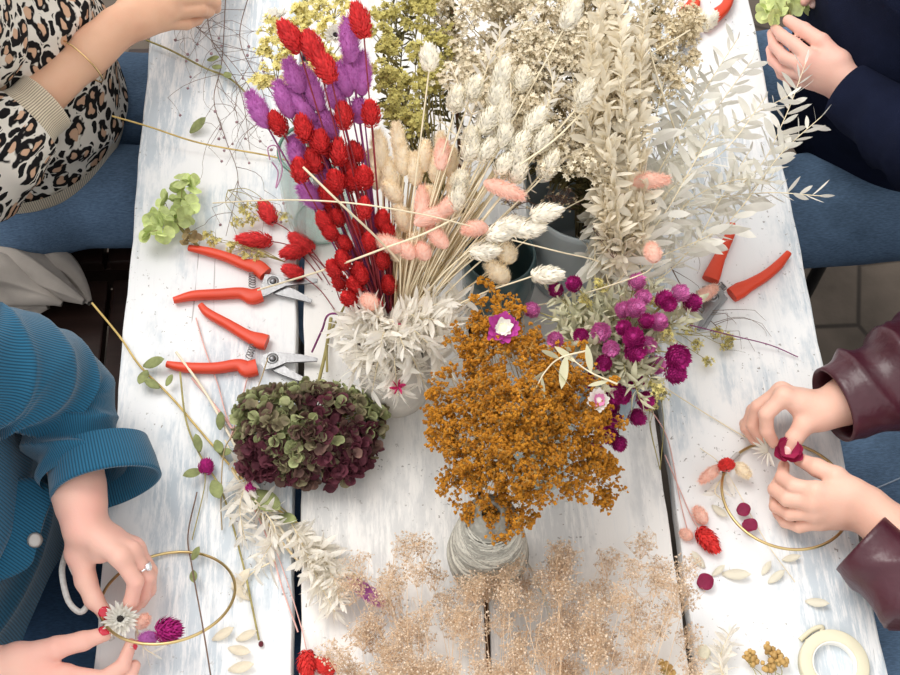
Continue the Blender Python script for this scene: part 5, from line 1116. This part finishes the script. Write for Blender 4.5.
branch('curled_leaf_stem', 'long pale twisted leaf resting on the orange florets', None, [P(590, 350, .26), P(560, 358, .265), P(545, 372, .26), P(536, 388, .255)], bpy.data.materials['pale_curl'], PALEST, leaf=.032, n=6, start=.3, seed=6, flat=.6)
def straw_bloom(label, c, d, R1, m_in, m_out, m_c, n=26, cr=.25, name='strawflower', thick=1.0):
    t = thing(name, label, 'dried flower', c); Fm = frames(d)[0]
    for ring, (nn, ln, el, mm) in enumerate(((n, R1, .25, m_out), (int(n * .75), R1 * .72, .75, m_in))):
        a = np.arange(nn) * 2 * np.pi / nn + ring * .2 + RNG.normal(size=nn) * .08; D = np.stack([np.cos(a), np.sin(a), el + .12 * RNG.normal(size=nn)], 1) @ Fm.T; D = nrm(D)
        up_ = np.repeat(nrm(d)[None], nn, 0); Y_ = nrm(np.cross(D, up_)); X_ = np.cross(Y_, D); M = np.stack([X_ * ln, Y_ * ln * .36 * thick, D * (ln * (.85 + .25 * RNG.random(nn)))[:, None]], 2)
        mb = MB(); mb.inst(petal_t(.18, .95), M, np.repeat(c[None], nn, 0) + nrm(d) * .001 * ring); mb.build('petals', mm, t)
    mb = MB(); V = ICO2[0] * [R1 * cr, R1 * cr, R1 * cr * .55] @ Fm.T; mb.add(V + c + nrm(d) * R1 * .16, ICO2[1]); mb.build('flower_center', m_c, t); return t
PWHITE = col_('white_petal', (.88, .86, .80), var=.04, transl=.2); BLK = mat('near_black_center', (.035, .03, .028), rough=.9, var=.4, scale=900, bump=.8, bscale=1500); PMAG = col_('magenta_edge_petal', (.52, .06, .34), var=.1, transl=.2)
straw_bloom('white and magenta strawflower on top of the orange mass', P(502, 329, .235), nrm(np.array([.1, -.3, 1])), .0185, PWHITE, PMAG, mat('lime_center', (.80, .80, .56), var=.1), n=17, cr=.42, thick=1.9)
straw_bloom('pink and white frilled bloom between orange and magenta flowers', P(598, 400, .225), nrm(np.array([.1, -.5, 1])), .013, col_('pink_petal', (.80, .30, .55), transl=.2), PWHITE, mat('white_center', (.82, .80, .70), var=.1), n=14, cr=.35, thick=1.8)
straw_bloom('white daisy-like bloom with a brown core behind the crimson ears', P(276, 20, .26), nrm(np.array([-.3, .2, 1])), .019, PWHITE, PWHITE, mat('brown_center', (.25, .12, .05), var=.3), n=22)
straw_bloom('white bloom with a black core among the yellow statice', P(335, 36, .31), nrm(np.array([.2, -.3, 1])), .014, PWHITE, PWHITE, BLK, n=20, cr=.33)
straw_bloom('white strawflower with a dark core pinched by red-nailed fingers', P(121, 619, .058), nrm(np.array([.12, -.25, 1])), .0205, PWHITE, PWHITE, BLK, n=40, cr=.27, thick=.62)

# ---- hydrangea heads
def hydrangea(label, centers, floret_r, cols, m, stem=None, name='hydrangea_head', stem_m=OLIVE, cup=.3, seed=0, edge=None, wide=1.15):
    """centers: list of (point, normal); every floret has four rounded petals"""
    rg = np.random.default_rng(seed); t = thing(name, label, 'dried flower', stem[-1] if stem else centers[0][0]); mb = MB(); N = len(centers)
    for k in range(4):
        D = []; X_ = []
        for (c, nn) in centers: Fm = frames(nn + rg.normal(size=3) * .45)[0]; a = k * math.pi / 2 + rg.normal() * .15; D.append(math.cos(a) * Fm[:, 0] + math.sin(a) * Fm[:, 1] + Fm[:, 2] * rg.uniform(.05, .6)); X_.append(Fm[:, 2])
        D = nrm(np.array(D)); X_ = np.array(X_); X_ = nrm(X_ - (X_ * D).sum(1, keepdims=True) * D); Y_ = np.cross(D, X_); s = floret_r * (.8 + .4 * rg.random(N)); M = np.stack([X_ * s[:, None], Y_ * (s * wide)[:, None], D * s[:, None]], 2)
        cc = np.array([cols[i] for i in range(N)]) * (1 + .12 * rg.normal(size=(N, 1))); mb.inst(petal_t(cup * rg.uniform(.8, 1.4), 1.0, c0=(1, 1, 1), c1=edge or (1, 1, 1)), M, np.array([c for c, _ in centers]), np.clip(cc, 0, 1))
    mb.build('petals', m, t)
    if stem: st = MB(); tube(st, stem, .0022, 8, 6); c0 = stem[0]; bentsegs(st, np.repeat(np.asarray(c0)[None], N, 0), np.array([c - n_ * .002 for c, n_ in centers]), .0009, .0005, .12); st.build('stem', stem_m, t)
    return t
HYD = col_('dry_hydrangea_petal', (1, 1, 1), rough=.7, var=.18, scale=160, transl=.15, bump=.3, bscale=300)
rg = np.random.default_rng(41); hc = P(309, 441, .012); cen = []; cols = []
for k in range(560):
    a = 2 * math.pi * rg.random(); u = rg.random() ** .5; ph = u * 1.72
    sq = (abs(math.cos(a)) ** 3.2 + abs(math.sin(a)) ** 3.2) ** (-1 / 3.2); rx, ry, rz = .083 * sq * (1 + .05 * math.sin(3 * a + 1) + .04 * math.sin(5 * a)), .060 * sq * (1 + .05 * math.sin(2 * a + 2)), .062
    if ph > 1.5 and rg.random() < .4: continue
    s_ = .82 + .2 * rg.random(); p = hc + np.array([rx * math.sin(ph) * math.cos(a), ry * math.sin(ph) * math.sin(a), rz * math.cos(ph) * .9 + .004 + .012]) * s_; p[2] = max(p[2], TT + .008)
    n_ = nrm(np.array([math.sin(ph) * math.cos(a), math.sin(ph) * math.sin(a), math.cos(ph) + .25])); cen.append((p, n_))
    q = .45 * (p[1] - hc[1]) / .06 + .15 * math.sin(p[0] * 70) + .25 * math.sin(p[0] * 33 + p[1] * 41 + 2) + .24 * rg.normal() + .0
    cols.append((.34, .34, .18) if q > .26 else (.27, .22, .14) if q > .02 else (.15, .08, .07) if q > -.24 else (.115, .028, .045))
hydrangea('large dark hydrangea head in olive and burgundy on the planks', cen, .0108, cols, HYD, [hc + [0, 0, .02], P(318, 385, .03), P(326, 350, .012), P(331, 318, .005)], seed=1, edge=(1.35, 1.5, 1.35), cup=.45)
rg = np.random.default_rng(42)
def small_hyd(label, pxs, h, r, c, m, stem, seed):
    cc = []; cols = []; ctr = P(np.mean([q[0] for q in pxs]), np.mean([q[1] for q in pxs]), h * .4); g = np.random.default_rng(seed)
    for x, y in pxs: p = P(x, y, h * (.6 + .5 * g.random())); cc.append((p, nrm((p - ctr) * .7 + [0, 0, .02]))); cols.append(np.array(c) * (1 + .1 * g.normal()))
    return hydrangea(label, cc, r, cols, m, stem, seed=seed, cup=.25, edge=(1.1, 1.1, 1.0), wide=1.3)
small_hyd('small lime green hydrangea cluster on the planks by the leopard sweater', [(182, 180), (192, 187), (176, 193), (165, 202), (158, 212), (170, 212), (181, 208), (185, 218), (174, 222), (160, 225), (152, 222), (150, 232), (164, 235), (178, 200), (190, 205)], .03, .0155, (.66, .76, .34), HYD, [P(175, 222, .012), P(186, 234, .008), P(198, 246, .006)], 5)
small_hyd('withered brown-green floret tuft at the tip of the green cluster', [(190, 232), (186, 240), (196, 238)], .02, .009, (.36, .27, .14), HYD, [P(190, 236, .01), P(197, 246, .004)], 6)
small_hyd('lime green hydrangea piece held by the fingers in navy', [(768, 4), (780, 10), (792, 12), (803, 8), (775, 16), (790, 2), (806, 0), (765, 12), (784, -6)], .075, .0155, (.72, .80, .38), HYD, [P(788, 8, .06), P(792, 22, .06)], 7)

# ------------------------------------------------------------------ things lying loose on the planks
def lying(me, kind, label, cat, tip, base, h, stem=None, sm=PALEST, L0=.04, wide=1.0, group=None, sr=.0007):
    A_, B_ = P(*tip, h), P(*base, h); sp = [P(*q) for q in stem] if stem else None
    return flower(kind, label, cat, group, me, 'flower_head', B_, A_, sp, sm, sr, L0, wide=wide)
E_, Bt_ = 'canary_grass', 'bunny_tail_grass'
lying(M_PH[0], E_, 'crimson ear lying among yellow sprigs, the upper of two by the snips', 'dried flower', (262, 203), (273, 222), .012, [(290, 232, .010), (315, 262, .006), (330, 285, .004)], REDST, .030, 1.05)
lying(M_PH[1], E_, 'crimson ear lying crosswise just above the snips handle', 'dried flower', (239, 239), (271, 241), .012, [(290, 246, .008), (308, 262, .006), (322, 280, .004)], REDST, .030, 1.05)
lying(M_PH[2], E_, 'crimson ear against the jar foot beside the upper snips', 'dried flower', (291, 236), (312, 250), .014, [(330, 275, .01), (340, 300, .006)], REDST, .030, 1.05)
lying(M_PH[0], E_, 'crimson ear lying over the gap beside the upper snips', 'dried flower', (282, 254), (306, 249), .014, [(325, 268, .01), (338, 290, .006)], REDST, .030, 1.05)
lying(M_PH[1], E_, 'small crimson ear touching the upper snips blade', 'dried flower', (284, 268), (302, 275), .020, [(320, 290, .012), (335, 310, .006)], REDST, .030, .9)
lying(M_PH2[0], E_, 'bright red ear at the near end of the plank gap', 'dried flower', (307, 677), (307, 651), .012, [(302, 630, .004), (290, 590, .004), (276, 550, .006), (262, 512, .006)], PINKST, .029, 1.0)
lying(M_PH2[1], E_, 'second bright red ear half under tan gypsophila', 'dried flower', (316, 660), (334, 672), .008, None, PINKST, .029, .9)
lying(M_PH2[0], E_, 'bright red ear lying alone between petals and the plank gap', 'dried flower', (716, 550), (699, 529), .010, [(692, 518, .004), (680, 490, .003), (665, 455, .003)], PINKST, .029, 1.05)
lying(M_BT['pea'][1], Bt_, 'peach bunny tail lying above the lone red ear', 'dried flower', (695, 507), (706, 524), .008, None, PALEST, .04, .95)
lying(M_BT['pea'][1], Bt_, 'small peach bunny tail closest to the long plank gap', 'dried flower', (680, 531), (693, 538), .007, None, PALEST, .04, .8)
lying(M_BT['pea'][0], Bt_, 'salmon bunny tail lying on the blade of the open snips', 'dried flower', (717, 287), (694, 301), .030, [(660, 318, .05), (640, 335, .10)], PALEST, .04, 1.0)
lying(M_BT['pea'][0], Bt_, 'large salmon bunny tail hovering over the white branches, horizontal', 'dried flower', (669, 180), (626, 181), .262, [(600, 192, .25), (560, 212, .23), (520, 245, .20), (440, 310, .15), (400, 340, .11)], PALEST, .04, 1.1)
lying(M_BT['pea'][1], Bt_, 'small round salmon bunny tail in the white leaves near the open snips', 'dried flower', (650, 244), (656, 262), .245, [(640, 275, .22), (560, 300, .17), (450, 325, .13), (405, 340, .11)], PALEST, .04, 1.1)
lying(M_BT['pur'][0], Bt_, 'purple bunny tail lying at the edge of the gypsophila', 'dried flower', (383, 604), (350, 580), .03, [(330, 565, .012), (300, 545, .006)], PURST, .04, 1.0)
lying(M_WH[0], E_, 'round cream ear lying by the far snips', 'dried flower', (714, 14), (700, 27), .10, [(680, 40, .10), (640, 75, .14), (600, 120, .18), (540, 180, .19)], PALEST, .034, 1.2)
lying(M_BT['pur'][1], Bt_, 'violet bunny tail tied to the hoop beside the white flower', 'dried flower', (139, 639), (158, 637), .060, None, PURST, .04, .9)
lying(M_GO[0], 'globe_amaranth', 'deep magenta globe flower tied to the hoop beside the violet tail', 'dried flower', (179, 629), (157, 632), .068, None, OLIVE, .019, 1.3)
lying(M_BT['pea'][1], Bt_, 'peach bunny tail tucked behind the white strawflower', 'dried flower', (149, 615), (136, 628), .052, None, PALEST, .04, .9)
lying(M_GO[1], 'globe_amaranth', 'small magenta globe flower lying among green leaves left of the hydrangea', 'dried flower', (207, 461), (205, 473), .012, [(204, 490, .006), (192, 540, .004)], OLIVE, .019, .85)
lying(M_GO[1], 'globe_amaranth', 'tiny magenta globe bud under the hydrangea edge', 'dried flower', (252, 484), (248, 495), .012, [(262, 520, .008), (280, 548, .006)], OLIVE, .019, .65)
lying(M_PH2[1], E_, 'red ear tied on the hoop between two peach tails', 'dried flower', (726, 460), (727, 470), .030, None, REDST, .029, .95)
lying(M_BT['pea'][1], Bt_, 'peach bunny tail tied to the hoop, nearer the gap', 'dried flower', (700, 482), (720, 466), .018, None, PALEST, .04, .85)
lying(M_BT['bei'][1], Bt_, 'pale yellow bunny tail tied to the hoop beside the red ear', 'dried flower', (750, 477), (735, 463), .018, None, PALEST, .04, .9)
BURG = col_('burgundy_petal', (.27, .018, .07), rough=.6, var=.15, scale=100, transl=.15)
def petals(label, items, m, size, name='fallen_petal', cat='petal', tm=None, c=None):
    mb = MB(); tm = tm or petal_t(.3, 1.05, 10, 9)
    for x, y, h, a in items: d = np.array([math.cos(a), math.sin(a), .15]); D = nrm(d); X_ = nrm(np.array([0, 0, 1.0]) - D[2] * D); Y_ = np.cross(D, X_); mb.inst(tm, np.stack([X_ * size, Y_ * size, D * size], 1)[None].transpose(0, 1, 2) if False else np.stack([X_ * size, Y_ * size, D * size], 1)[None], P(x, y, h)[None])
    o = mb.build(name, m); s_ = o.modifiers.new('thick', 'SOLIDIFY'); s_.thickness = .0004; tag(o, label, cat); return o
petals('round burgundy petal lying alone below the red ear', [(698, 586, .004, .4)], BURG, .019)
petals('round burgundy petal standing on the hoop wire', [(737, 512, .008, .2)], BURG, .016)
petals('folded burgundy petal lying under the hoop wire', [(743, 522, .006, -.7)], BURG, .018)
c_ = P(787, 453, .062); t = thing('tied_petal_flower', 'burgundy petal flower pinched between the fingers over the hoop', 'dried flower', c_)
mb = MB(); n = 9; a = np.arange(n) * 2 * np.pi / n; D = nrm(np.stack([np.cos(a), np.sin(a), .35 + .3 * np.sin(a * 3)], 1)); up_ = np.repeat([[0, 0, 1.0]], n, 0); Y_ = nrm(np.cross(D, up_)); X_ = np.cross(Y_, D); mb.inst(petal_t(.4, 1.1), np.stack([X_, Y_, D], 2) * .019, np.repeat(c_[None], n, 0)); mb.build('petals', col_('wine_petal', (.42, .025, .10), var=.15, transl=.2), t)
mb = MB(); c2_ = P(768, 452, .045); n = 10; a = np.linspace(1.2, 4.6, n); D = nrm(np.stack([np.cos(a), np.sin(a), .3 + 0 * a], 1)); mb.inst(LEAFW, frames(D) * .022, np.repeat(c2_[None], n, 0)); mb.build('outer_petals', PWHITE, t)

# single bits of bleached leaf near the right hoop
def leafbits(label, items, m, size, group=None, tm=LEAFW):
    for i, (x, y, a, s) in enumerate(items):
        mb = MB(); D = nrm(np.array([math.cos(a), math.sin(a), .08])); X_ = nrm(np.array([0, 0, 1.0]) - D[2] * D); Y_ = np.cross(D, X_); mb.inst(tm, (np.stack([X_, Y_, D], 1) * size * s)[None], P(x, y, .002)[None])
        o = mb.build('loose_leaf', m); s_ = o.modifiers.new('thick', 'SOLIDIFY'); s_.thickness = .0003; tag(o, label if isinstance(label, str) else label[i], 'leaf', group)
PALEL = col_('translucent_pale_leaf', (.86, .82, .70), var=.05, transl=.35)
leafbits(['pale leaf lying under the red ear', 'pale leaf just beside the burgundy petal', 'longest pale leaf below the right hoop', 'pale leaf pointing up to the hoop wire', 'pale leaf next to the pointed-up one', 'pale leaf close to the leather cuff', 'pale leaf isolated above the tape roll', 'pale leaf against the inside of the right hoop'],
    [(705, 568, 2.2, 1.0), (712, 576, .6, .8), (722, 574, -.15, 1.35), (762, 575, .9, .8), (768, 583, .55, 1.0), (782, 560, .1, .9), (805, 601, -.25, 1.1), (712, 505, -.9, 1.0)], PALEL, .024)
leafbits(['cream bract at the near end beside the hoop', 'cream bract curled beside its neighbour near the hoop', 'cream bract pointing at the plank gap', 'cream bract at the very near edge', 'cream bract on the hoop wire', 'cream bract beneath the dark bud stem'],
    [(212, 640, .4, 1.1), (228, 648, -.3, 1.1), (236, 640, .3, 1.0), (228, 670, .1, 1.2), (232, 590, .8, 1.2), (250, 600, 2.4, 1.1)], PAPER, .026)
# yellow-green and dark thin stems lying across the planks
def strand(label, pts, m, r=.0011, name='dried_stalk', cat='stem', group=None, leaves=None, taper=None):
    q = [P(x, y, h) for x, y, h in pts]
    if leaves is None:
        mb = MB(); tube(mb, q, r, 6, 8, taper=taper); return tag(mb.build(name, m), label, cat, group)
    t = thing(name, label, cat, q[0], group); mb = MB(); tube(mb, q, r, 6, 8, taper=taper); mb.build('stem', m, t)
    for x, y, h, a, s, lm in leaves:
        mb = MB(); D = nrm(np.array([math.cos(a), math.sin(a), .15])); X_ = nrm(np.array([0, 0, 1.0]) - D[2] * D); Y_ = np.cross(D, X_); mb.inst(leaf_t(.5, .25, .15, 7), (np.stack([X_, Y_, D], 1) * s)[None], P(x, y, h)[None]); o = mb.build('leaf', lm, t); s_ = o.modifiers.new('thick', 'SOLIDIFY'); s_.thickness = .0004
    return t
GRN = col_('olive_green_leaf', (.34, .38, .16), rough=.7, var=.25, scale=90, transl=.2); GOLDST = mat('golden_stem', (.62, .45, .16), rough=.6, var=.2, scale=50)
g = 'long stems lying beside the dark hydrangea'
strand('long golden green stem whose end sticks out over the dark bench', [(92, 303, .010), (120, 337, .008), (140, 366, .006), (172, 398, .006), (208, 440, .006), (255, 492, .006), (300, 525, .006)], GOLDST, .0015, leaves=[(143, 366, .01, .1, .030, GRN), (147, 370, .01, -1.8, .026, GRN), (160, 388, .01, 2.7, .022, GRN), (166, 386, .01, 1.0, .016, GRN), (216, 440, .01, -1.2, .024, GRN), (252, 492, .01, -.7, .050, GRN), (278, 515, .01, -.5, .028, GRN)], group=g)
strand('greenish stem with ragged leaves running down to the hoop', [(180, 372, .012), (186, 420, .008), (200, 455, .006), (222, 492, .006), (242, 560, .006), (259, 640, .006)], OLIVE, .0013, leaves=[(200, 452, .012, 1.8, .022, GRN), (202, 470, .012, 3.6, .024, GRN), (213, 480, .012, -1.2, .032, GRN), (220, 430, .012, 1.5, .022, GRN), (218, 452, .01, -.2, .020, GRN)], group=g)
strand('cream flat stem among the lying stems', [(176, 352, .014), (205, 392, .010), (232, 440, .008), (262, 498, .008), (292, 545, .006), (330, 590, .008)], mat('cream_flat_stem', (.80, .72, .56), var=.08), .0018, group=g)
strand('thin pink stem beneath the lower snips handle', [(196, 318, .004), (206, 352, .004), (218, 385, .004), (228, 420, .006), (248, 460, .01)], PINKST, .0009, group=g)
strand('pink stem crossing the lower snips handle', [(192, 378, .006), (212, 402, .008), (234, 432, .008), (246, 462, .008)], PINKST, .0016, group=g)
strand('dusky pink stem dropping from the snips to the hydrangea', [(248, 375, .006), (243, 395, .004), (236, 420, .006), (230, 440, .01)], PINKST, .0009, group=g)
strand('kinked brown stem lying over the hydrangea edge', [(268, 358, .024), (256, 392, .04), (236, 430, .035), (224, 452, .022), (221, 500, .01), (222, 530, .006)], mat('tan_kinked', (.42, .32, .18), var=.2), .0008, group=g)
strand('thin brown stem that crosses the hoop to the near edge', [(197, 492, .006), (188, 535, .006), (192, 567, .010), (203, 628, .075), (213, 690, .02)], TWIG, .0009, leaves=[(192, 560, .012, 1.0, .017, GRN), (193, 570, .012, -1.4, .018, GRN)], group=g)
strand('rosy stem leading to the bright red ear', [(250, 500, .006), (268, 540, .006), (283, 590, .005), (298, 632, .005)], PINKST, .0010, group=g)
strand('long cream stem with flared end below the hydrangea', [(232, 470, .010), (262, 515, .010), (290, 552, .008), (312, 572, .010)], mat('pale_gold_stem', (.70, .56, .34), var=.1), .0016, group=g)
strand('olive stem between hydrangea and gypsophila', [(262, 490, .008), (300, 525, .006), (330, 555, .006), (372, 588, .012)], OLIVE, .0009, group=g)
strand('thick golden straw pointing at the leopard sweater', [(112, 116, .030), (150, 127, .024), (200, 143, .014), (270, 156, .008), (300, 165, .006)], GOLDST, .0012)
strand('green-brown stem under the far hand', [(146, 40, .012), (170, 50, .008), (205, 68, .006), (232, 80, .006), (262, 110, .006)], OLIVE, .0014, leaves=[(207, 60, .008, -.1, .020, GRN), (212, 66, .008, -.6, .020, GRN), (225, 72, .008, -1.1, .022, GRN)])
strand('short olive leaf lying on bare planks near the hand', [(190, 132, .004), (200, 126, .006)], OLIVE, .0006, leaves=[(190, 133, .005, .65, .030, GRN)])
strand('pale straw crossing in front of the crimson ears', [(258, 290, .05), (330, 268, .20), (385, 248, .25), (428, 232, .26), (480, 205, .24)], PALEST, .0013)
strand('pale straw slanting across the crimson ears', [(303, 167, .36), (340, 203, .33), (372, 233, .28), (400, 262, .22)], PALEST, .0012)
strand('thin straw across the violet bunch towards pink tails', [(213, 203, .10), (280, 200, .25), (350, 203, .32), (420, 214, .30), (470, 226, .27)], PALEST, .0009)
strand('straw leaning over the cream blossom towards the far end', [(520, 165, .34), (560, 135, .33), (620, 75, .30), (690, 30, .25)], PALEST, .0010)
strand('long cream straw over the papery plumes', [(638, -6, .30), (650, 50, .29), (662, 92, .27), (682, 150, .20)], PALEST, .0012)
strand('thin cream stem across the pot to a white bud', [(512, 240, .26), (560, 252, .23), (600, 262, .2), (624, 280, .18)], PALEST, .0008)
strand('thin pale thread stem across the plank gap', [(664, 387, .02), (700, 410, .006), (738, 433, .004), (762, 446, .02)], PALEST, .0007)
strand('thin mauve stem near the yellow sprigs', [(690, 325, .04), (730, 335, .02), (770, 345, .008), (798, 357, .004)], PURST, .0007)
strand('thin pink stem beside the long plank gap', [(650, 408, .01), (668, 440, .004), (680, 500, .003), (690, 540, .003)], PINKST, .0007)
strand('pale thread across the hoop to the bare planks', [(700, 448, .004), (725, 470, .010), (765, 540, .006), (795, 582, .004)], PALEST, .0005)
strand('dark ribbon-like purple leaf beside the ceramic vase', [(356, 318, .12), (330, 314, .09), (322, 330, .06), (312, 352, .03)], PURST, .0013)
strand('pale green stalk standing between hydrangea and ceramic vase', [(327, 372, .03), (328, 340, .04), (340, 315, .08), (348, 300, .12)], OLIVE, .0016)
def twig(label, pts, n=14, L_=.05, m=TWIG, r=.0008, seed=0, bud=None, group='dark twigs at the far end'):
    g_ = np.random.default_rng(seed); q = [P(*p) for p in pts]; path = spline(q, 10); t = thing('thin_twig', label, 'twig', q[0], group); mb = MB(); tube(mb, q, r, 5, 8, taper=r * .5)
    i = g_.integers(2, len(path) - 2, n); T = nrm(path[i + 1] - path[i - 1]); S = nrm(np.cross(T, [0, 0, 1.0])) * g_.choice([-1, 1], (n, 1)); E = path[i] + (T * .8 + S * g_.uniform(.3, 1, (n, 1))) * L_ * g_.uniform(.4, 1.2, (n, 1)) + [0, 0, .002]
    bentsegs(mb, path[i], E, r * .6, r * .35, .25, k=5); k = n; E2 = E + (T + S * g_.normal(size=(n, 1)) * .8) * L_ * .4; bentsegs(mb, E, E2, r * .4, r * .25, .2); mb.build('stem', m, t)
    if bud: M = frames(nrm(E2 - E)) * bud[1]; b2 = MB(); b2.inst(ICO1, M, E2); b2.build('buds', bud[0], t)['kind'] = 'stuff'
    return t
BUD = col_('mauve_bud', (.34, .22, .24), var=.2)
twig('dark twig from the table end down past the green leaf', [(226, -10, .01), (222, 60, .01), (214, 100, .01), (226, 140, .01), (238, 180, .01), (226, 236, .008)], 16, .07, seed=1, bud=(BUD, .0022)); twig('dark twig slanting behind the outermost violet tail', [(168, 8, .008), (200, 30, .01), (238, 70, .012), (262, 110, .01)], 14, .07, seed=2, bud=(BUD, .002)); twig('dark twig with mauve buds beside the far hand', [(205, -10, .008), (212, 40, .01), (240, 90, .01), (250, 150, .01)], 14, .07, seed=3, bud=(BUD, .0026)); twig('dark twig nearest the yellow statice at the far end', [(250, -10, .01), (240, 40, .01), (262, 90, .02), (270, 130, .02)], 10, .06, seed=4)
twig('wiry dark twig below the open snips', [(668, 262, .02), (690, 300, .01), (715, 325, .006), (725, 335, .005)], 9, .05, seed=5, group=None); twig('wiry dark twig between the white branches', [(640, 60, .15), (655, 110, .15), (670, 160, .1), (676, 230, .05)], 12, .06, seed=6, group=None)
# yellow sprigs
for k, (foot, cls, lab) in enumerate([((228, 190), [(245, 208), (252, 220), (262, 206), (238, 222), (285, 215)], 'yellow-green sprig beside the two crimson ears'), ((285, 262), [(215, 240), (232, 248), (258, 256), (245, 254), (208, 236)], 'yellow sprig lying along the upper snips handle'), ((660, 330), [(699, 345), (718, 332), (726, 345), (710, 362), (690, 330), (730, 338)], 'yellow sprig lying past the magenta flowers'), ((600, 300), [(640, 290), (655, 300), (585, 300), (600, 285), (668, 335), (660, 390)], 'yellow-green sprig mixed into the magenta bunch'), ((660, 470), [(662, 395), (655, 385), (652, 405)], 'tiny yellow sprig at the foot of the magenta bunch')]):
    hgt = .19 if k == 3 else .015; spray('yellow_sprig', lab, None, P(*foot, hgt * .5), [(*P(x, y, hgt), .010) for x, y in cls], STAR, YEL, OLIVE, .0030, 22, seed=500 + k, hubs=4, stem_r=.0006, cv=.2)
# purple skeleton leaf outline beside the violet tails
strand('looped pale purple ribbon beside the violet tails', [(270, 160, .18), (268, 148, .19), (276, 146, .19), (280, 158, .18), (282, 172, .17), (276, 188, .16), (278, 172, .17), (272, 162, .18)], mat('mauve_ribbon', (.52, .26, .42), var=.1), .0009)
# white bleached clusters at the near end
for i, (pts, lab, lf, n) in enumerate([([(290, 520, .01), (305, 550, .02), (318, 580, .025), (335, 612, .02)], 'feathery bleached cluster beside the plank gap', .026, 150), ([(312, 540, .01), (330, 570, .03), (340, 600, .03)], 'feathery bleached cluster touching the gypsophila', .026, 130), ([(252, 470, .01), (240, 505, .02), (245, 540, .015)], 'bleached tuft under the hydrangea edge', .026, 60), ([(255, 500, .02), (275, 530, .015), (262, 560, .01)], 'bleached tuft between hydrangea and hoop', .026, 50), ([(275, 560, .01), (250, 575, .006), (232, 600, .006)], 'bleached leafy bit over the hoop edge', .024, 12),
        ([(728, 690, .01), (720, 660, .02), (730, 632, .02)], 'bleached feathery tuft near the tape roll', .020, 60), ([(135, 622, .04), (142, 645, .035), (155, 655, .03)], 'bleached leafy bit tied on the hoop under the violet tail', .020, 12), ([(728, 470, .01), (715, 490, .008), (722, 500, .006)], 'pale leafy bit under the red ear on the hoop', .024, 10), ([(225, 440, .008), (240, 470, .01), (262, 500, .01)], 'pale strap-leaved tuft beside the magenta bud', .030, 12)]):
    branch('bleached_cluster', lab, None, [P(*p) for p in pts], WPETAL, PALEST, leaf=lf, n=n, start=.05, seed=600 + i, flat=.9, w_=1.0, tmpl=SPIKE)
# seed clusters near the tape
SEED = col_('ochre_seed', (.58, .38, .14), rough=.6, var=.2, scale=90)
for k, (x, y, cls, lab) in enumerate([(756, 700, [(748, 656), (752, 660)], 'small ochre seed cluster, the one of the pair farther from the tape'), (775, 710, [(768, 648), (776, 655), (772, 664), (782, 662), (766, 668)], 'larger ochre seed cluster near the tape roll'), (665, 700, [(664, 666), (668, 672)], 'ochre seed cluster at the edge of the gypsophila')]):
    spray('seed_cluster', lab, None, P(x, y, .01), [(*P(a, b, .016), .007) for a, b in cls], ICO1, SEED, OLIVE, .0034, 9, seed=520 + k, hubs=3, stem_r=.0006)
mb = MB(); mb.add(ICO3[0] * [.0075, .0085, .0065] + P(704, 652, .0065), ICO3[1]); tag(mb.build('cream_bud', mat('cream_bud_skin', (.80, .76, .60), var=.12, scale=200, bump=.3)), 'round cream bud lying beside the bleached tuft', 'bud')
mb = MB(); mb.add(ICO2[0] * [.003, .0035, .003] + P(261, 644, .004), ICO2[1]); tag(mb.build('dark_bud', mat('dark_red_bud', (.13, .02, .03), var=.2)), 'tiny dark red bud at the end of a lying stem', 'bud')
